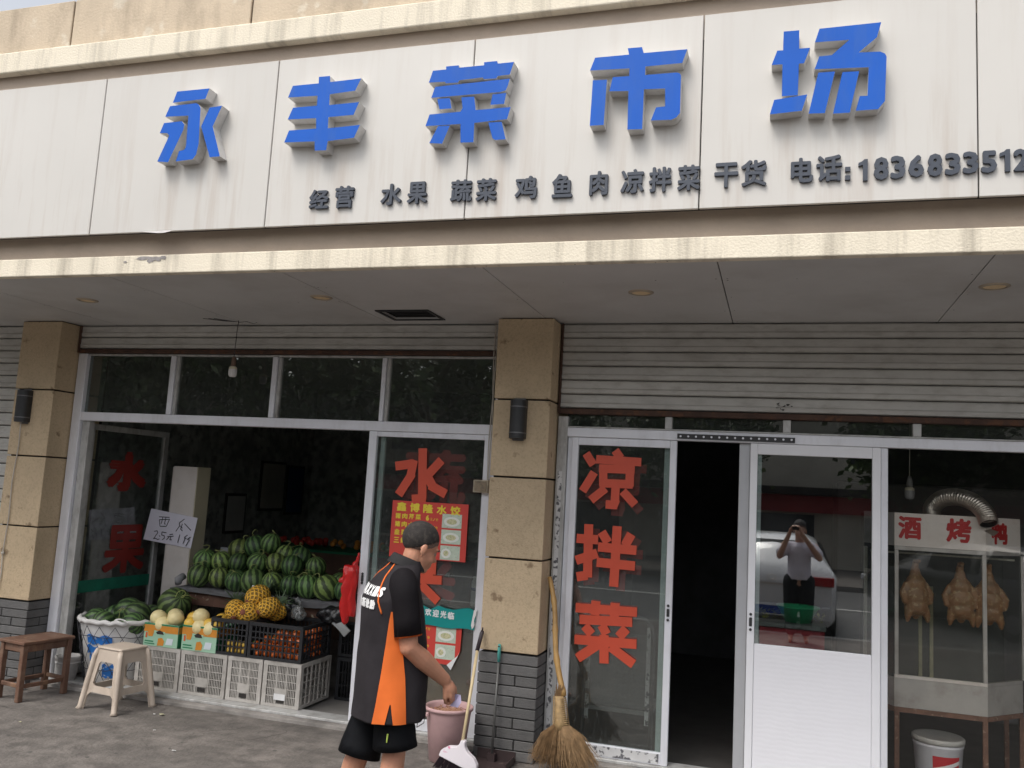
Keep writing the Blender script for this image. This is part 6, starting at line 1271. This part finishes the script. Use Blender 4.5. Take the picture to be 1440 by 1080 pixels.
t=thing('phone','dark phone held up sideways in the photographer\'s hands','phone',(.19,-6.10,1.46)); obj('phone_body',bx(.125,.265,-6.115,-6.106,1.455,1.525,bev=.003),m_dkmetal,t)
bm=nb(); ball(bm,(.245,-6.105,1.508),.006,10,6); obj('phone_lens',bm,m_lamp2,t,True)
# ================================================================= CARS
def make_car(name,label,loc,rz,paint,dark=False):
    t=thing(name,label,'car',loc,rz)
    SEC=[(0.0,.78,.28,.60,.78,.62,.80),(.06,.86,.22,.62,.92,.70,.95),(.22,.89,.20,.62,.98,.68,1.06),(.42,.90,.20,.62,.98,.64,1.22),(.72,.90,.20,.62,.96,.60,1.39),(1.5,.90,.20,.62,.94,.60,1.46),(2.3,.90,.20,.62,.92,.60,1.44),(2.8,.90,.20,.62,.91,.62,1.24),(3.3,.89,.20,.60,.90,.66,.98),(3.9,.86,.22,.55,.82,.66,.86),(4.25,.80,.26,.5,.68,.6,.70),(4.38,.70,.30,.45,.58,.5,.60)]
    bm=nb(); rings=[]
    for y_,w_,zb,zm,zbelt,wr,zr in SEC:
        half=[(0,zb),(w_*.88,zb),(w_*.97,zb+.10),(w_,zm),(w_*.985,zbelt-.06),(w_*.93,zbelt),(wr+ (w_*.93-wr)*.12,zr-.05 if zr-zbelt>.1 else zr-.01),(wr*.8,zr),(0,zr+.01)]
        ring=[(x,z) for x,z in half]+[(-x,z) for x,z in half[-2:0:-1]]
        rings.append([bm.verts.new((x,-y_,z)) for x,z in ring])
    n=len(rings[0])
    for a,b in zip(rings,rings[1:]):
        for k in range(n): bm.faces.new((a[k],b[k],b[(k+1)%n],a[(k+1)%n]))
    bm.faces.new(rings[0]); bm.faces.new(rings[-1][::-1]); bmesh.ops.recalc_face_normals(bm,faces=bm.faces)
    obj('car_body',bm,paint,t,True,local=True)
    gl=pm('car_glass',(.012,.016,.018),.08,spec=.8)
    def quad(nm,ps,m,th=.006):
        b_=nb(); f=b_.faces.new([b_.verts.new(p) for p in ps]); bmesh.ops.solidify(b_,geom=b_.faces[:],thickness=th); return obj(nm,b_,m,t,local=True)
    quad('rear_window',[(-.62,-.255,1.075),(.62,-.255,1.075),(.56,-.66,1.375),(-.56,-.66,1.375)],gl)
    for s_ in (-1,1):
        for (y0_,y1_,n_) in ((.62,1.42,'rear_side_window'),(1.48,2.55,'front_side_window')):
            quad(n_,[(s_*.855,-y0_-.02,.975),(s_*.855,-y1_,.965),(s_*.69,-y1_+(.12 if y1_<2 else -.02),1.36 if y1_<2 else 1.30),(s_*.70,-y0_-.12,1.34)],gl)
        bm=nb(); box(bm,min(s_*.52,s_*.84),max(s_*.52,s_*.84),-.09,.028,.78,.91,0,.012); l_=obj('tail_light',bm,pm('tail_light_red',(.30,.008,.01),.15,coat=.6),t,local=True)
        bm=nb(); box(bm,min(s_*.46,s_*.76),max(s_*.46,s_*.76),-4.36,-4.22,.58,.68,0,.012); obj('headlight',bm,pm('headlight_clear',(.5,.5,.52),.1),t,local=True)
        for yw in (.78,3.45):
            M=Matrix.Translation((s_*.80,-yw,.31))@Matrix.Rotation(PI/2,4,'Y')
            bm=nb(); lathe(bm,[(.19,-.10),(.30,-.10),(.315,-.07),(.315,.07),(.30,.10),(.19,.10)],seg=28); bm.transform(M); wh=obj('tyre',bm,pm('tyre_rubber',(.02,.02,.02),.8),t,True,local=True)
            bm=nb(); lathe(bm,[(0,-.085),(.06,-.09),(.19,-.07),(.19,.07),(.06,.09),(0,.085)],seg=10); bm.transform(M); r_=obj('rim',bm,pm('alloy_rim',(.4,.4,.41),.3,metal=.8),None,local=True); r_.parent=wh
    obj('bumper',bx(-.80,.80,-.06,.045,.30,.50,bev=.02),paint,t,local=True); obj('bumper_trim',bx(-.55,.55,-.02,.055,.28,.34,bev=.01),m_dkmetal,t,local=True)
    obj('number_plate',bx(-.22,.22,.046,.052,.36,.47),pm('blue_plate',(.02,.06,.3),.4),t,local=True)
    bm=nb(); tube(bm,[(.055*math.cos(a),.036,.865+.035*math.sin(a)) for a in [i*PI/12 for i in range(25)]],.006,6); obj('emblem',bm,m_foil,t,True,local=True)
    obj('chrome_strip',bx(-.45,.45,.026,.034,.765,.785),m_foil,t,local=True)
    return t
make_car('parked_car','white hatchback parked with its rear to the shops behind the photographer',(-.09,-7.32,-.12),0,pm('white_car_paint',(.62,.63,.64),.25,var=.01,coat=.8))
make_car('parked_car','dark car parked across the road facing along it',(4.6,-9.2,-.12),-.6,pm('dark_car_paint',(.02,.022,.025),.2,coat=.8))
# ================================================================= ACROSS THE ROAD
struct(obj('far_pavement',bx(-60,50,-60,-16,-.3,0),m_conc))
ob=thing('opposite_shops','low beige shop row with a red fascia across the road, mirrored in the panes','building',(-4,-23,0))
m_bei=pm('beige_wall',(.42,.39,.33),.8,var=.1,vs=.6,dirt=(.2,.18,.15),dirts=.5,dirtamt=.5)
obj('wall',bx(-34,26,-26,-22,0,5.2),m_bei,ob); obj('red_fascia',bx(-34,26,-21.995,-21.8,1.62,2.12),pm('red_fascia_paint',(.30,.02,.025),.5,var=.15,vs=.8),ob)
obj('dark_awning',bx(-34,26,-21.995,-21.3,2.14,2.36),m_joint,ob); obj('roof_edge',bx(-34.2,26.2,-26.2,-21.8,5.2,5.5),m_brown,ob)
for i in range(10): obj('shop_window',bx(-33+5.9*i,-28.5+5.9*i,-21.998,-21.98,.1,1.55),pm('dim_shop_glass',(.03,.035,.04),.15),ob)
for i in range(12): obj('upper_window',bx(-33+5*i,-31.2+5*i,-21.998,-21.98,3.0,4.5),pm('dim_shop_glass',(.03,.035,.04),.15),ob)
m_bark=pm('bark',(.10,.08,.06),.9,var=.3,vs=6,bump=.8,bs=20); m_fol=pm('tree_foliage',(.045,.075,.022),.6,var=.5,vs=1.5,col2=(.09,.13,.035),thr=.55)
def tree_src():
    bm=nb(); tube(bm,[(0,0,0),(.05,0,1.2),(0,.05,2.6),(.1,0,4.2)],[.19,.15,.12,.07],10)
    random.seed(21); tips=[]
    for k in range(9):
        a=k*2.3; z=2.2+.25*k; e=Vector((math.cos(a)*2.0,math.sin(a)*2.0,z+1.5)); tube(bm,[(0,0,z),(e.x*.5,e.y*.5,z+.9),e],[.07,.05,.02],6); tips.append(e)
    return bm,tips
bm,tips=tree_src(); tr=thing('street_tree','x','tree',(0,0,0)); obj('trunk',bm,m_bark,tr,True,local=True)
bm=nb(); random.seed(22)
cl=[t+Vector((random.uniform(-.4,.4),random.uniform(-.4,.4),random.uniform(-.3,.5))) for t in tips for _ in range(3)]+[Vector((random.uniform(-1.5,1.5),random.uniform(-1.5,1.5),random.uniform(3,6.6))) for _ in range(16)]
for i in range(5200):
    c=random.choice(cl); d=Vector((random.gauss(0,1),random.gauss(0,1),random.gauss(0,1)))*.42; p=c+d; s_=random.uniform(.06,.12)
    u=Vector((random.uniform(-1,1),random.uniform(-1,1),random.uniform(-.6,.6))).normalized(); v_=u.cross(Vector((random.random(),random.random(),random.random()+.1))).normalized()
    bm.faces.new([bm.verts.new(p+u*s_*1.6),bm.verts.new(p+v_*s_),bm.verts.new(p-u*s_*1.6),bm.verts.new(p-v_*s_)])
obj('crown',bm,m_fol,tr,local=True)
random.seed(30)
xs=[-42,-36.5,-31.5,-27,-22.8,-18.6,-14.5,-10.4,-6.6,-2.2,3.6,9,15]
for i,x in enumerate(xs):
    loc=(x,-18.2+random.uniform(-.7,.7),0); s_=random.uniform(.95,1.25) if x<-8 else .72
    o=tr if i==0 else link_copy(tr,loc)
    o.location=loc; o.rotation_euler=(0,0,i*1.7); o.scale=(s_,s_,s_)
    tag(o,'leafy street tree across the road, %s from the left end of its row'%ORD[i],'tree','street trees across the road')
# ================================================================= SMALL LITTER
random.seed(12)
def scrap(px,py,sz,mat,label,nm='litter_scrap',cat='litter'):
    bm=nb(); n=6; vs_=[bm.verts.new((px+sz*random.uniform(.6,1.2)*math.cos(k*2*PI/n),py+sz*.6*random.uniform(.6,1.2)*math.sin(k*2*PI/n),.006+random.uniform(0,sz*.3))) for k in range(n)]
    c=bm.verts.new((px,py,.004+sz*.35))
    for k in range(n): bm.faces.new((vs_[k],vs_[(k+1)%n],c))
    bmesh.ops.solidify(bm,geom=bm.faces[:],thickness=.0015)
    return single(nm,bm,mat,(px,py,.002),label,cat)
mw_=pm('white_paper',(.75,.75,.75),.6)
scrap(-4.23,-.40,.03,pm('cream_scrap',(.62,.60,.42),.6),'cream scrap of peel on the pavement right of the plastic stool')
scrap(-4.29,-.41,.016,mw_,'tiny white scrap beside the peel right of the plastic stool')
scrap(-3.62,-1.05,.018,mw_,'tiny white scrap alone on the open pavement left of the walking man')
scrap(-4.02,-.74,.014,mw_,'tiny pale speck on the pavement in front of the grey crates')
scrap(-1.70,-.48,.022,mw_,'small white scrap lying on the dark dustpan')
scrap(-4.9,-1.0,.017,pm('cream_scrap',(.62,.60,.42),.6),'small pale scrap on the pavement below the wooden stool')
scrap(-1.45,-.42,.012,mw_,'tiny white scrap at the foot of the brick pillar')
bm=nb(); lathe(bm,[(0,.0),(.02,.002),(.024,.02),(.014,.06),(.01,.07),(0,.072)],-5.62,-.30,12,cz=.004); single('white_cup',bm,mw_,(-5.62,-.30,.004),'small white plastic bottle piece on the ground behind the wooden stool','cup',smooth=True)
for m_ in list(bpy.data.meshes):
    if m_.users==0: bpy.data.meshes.remove(m_)
for o in C.objects:
    if 'used' in o: del o['used']
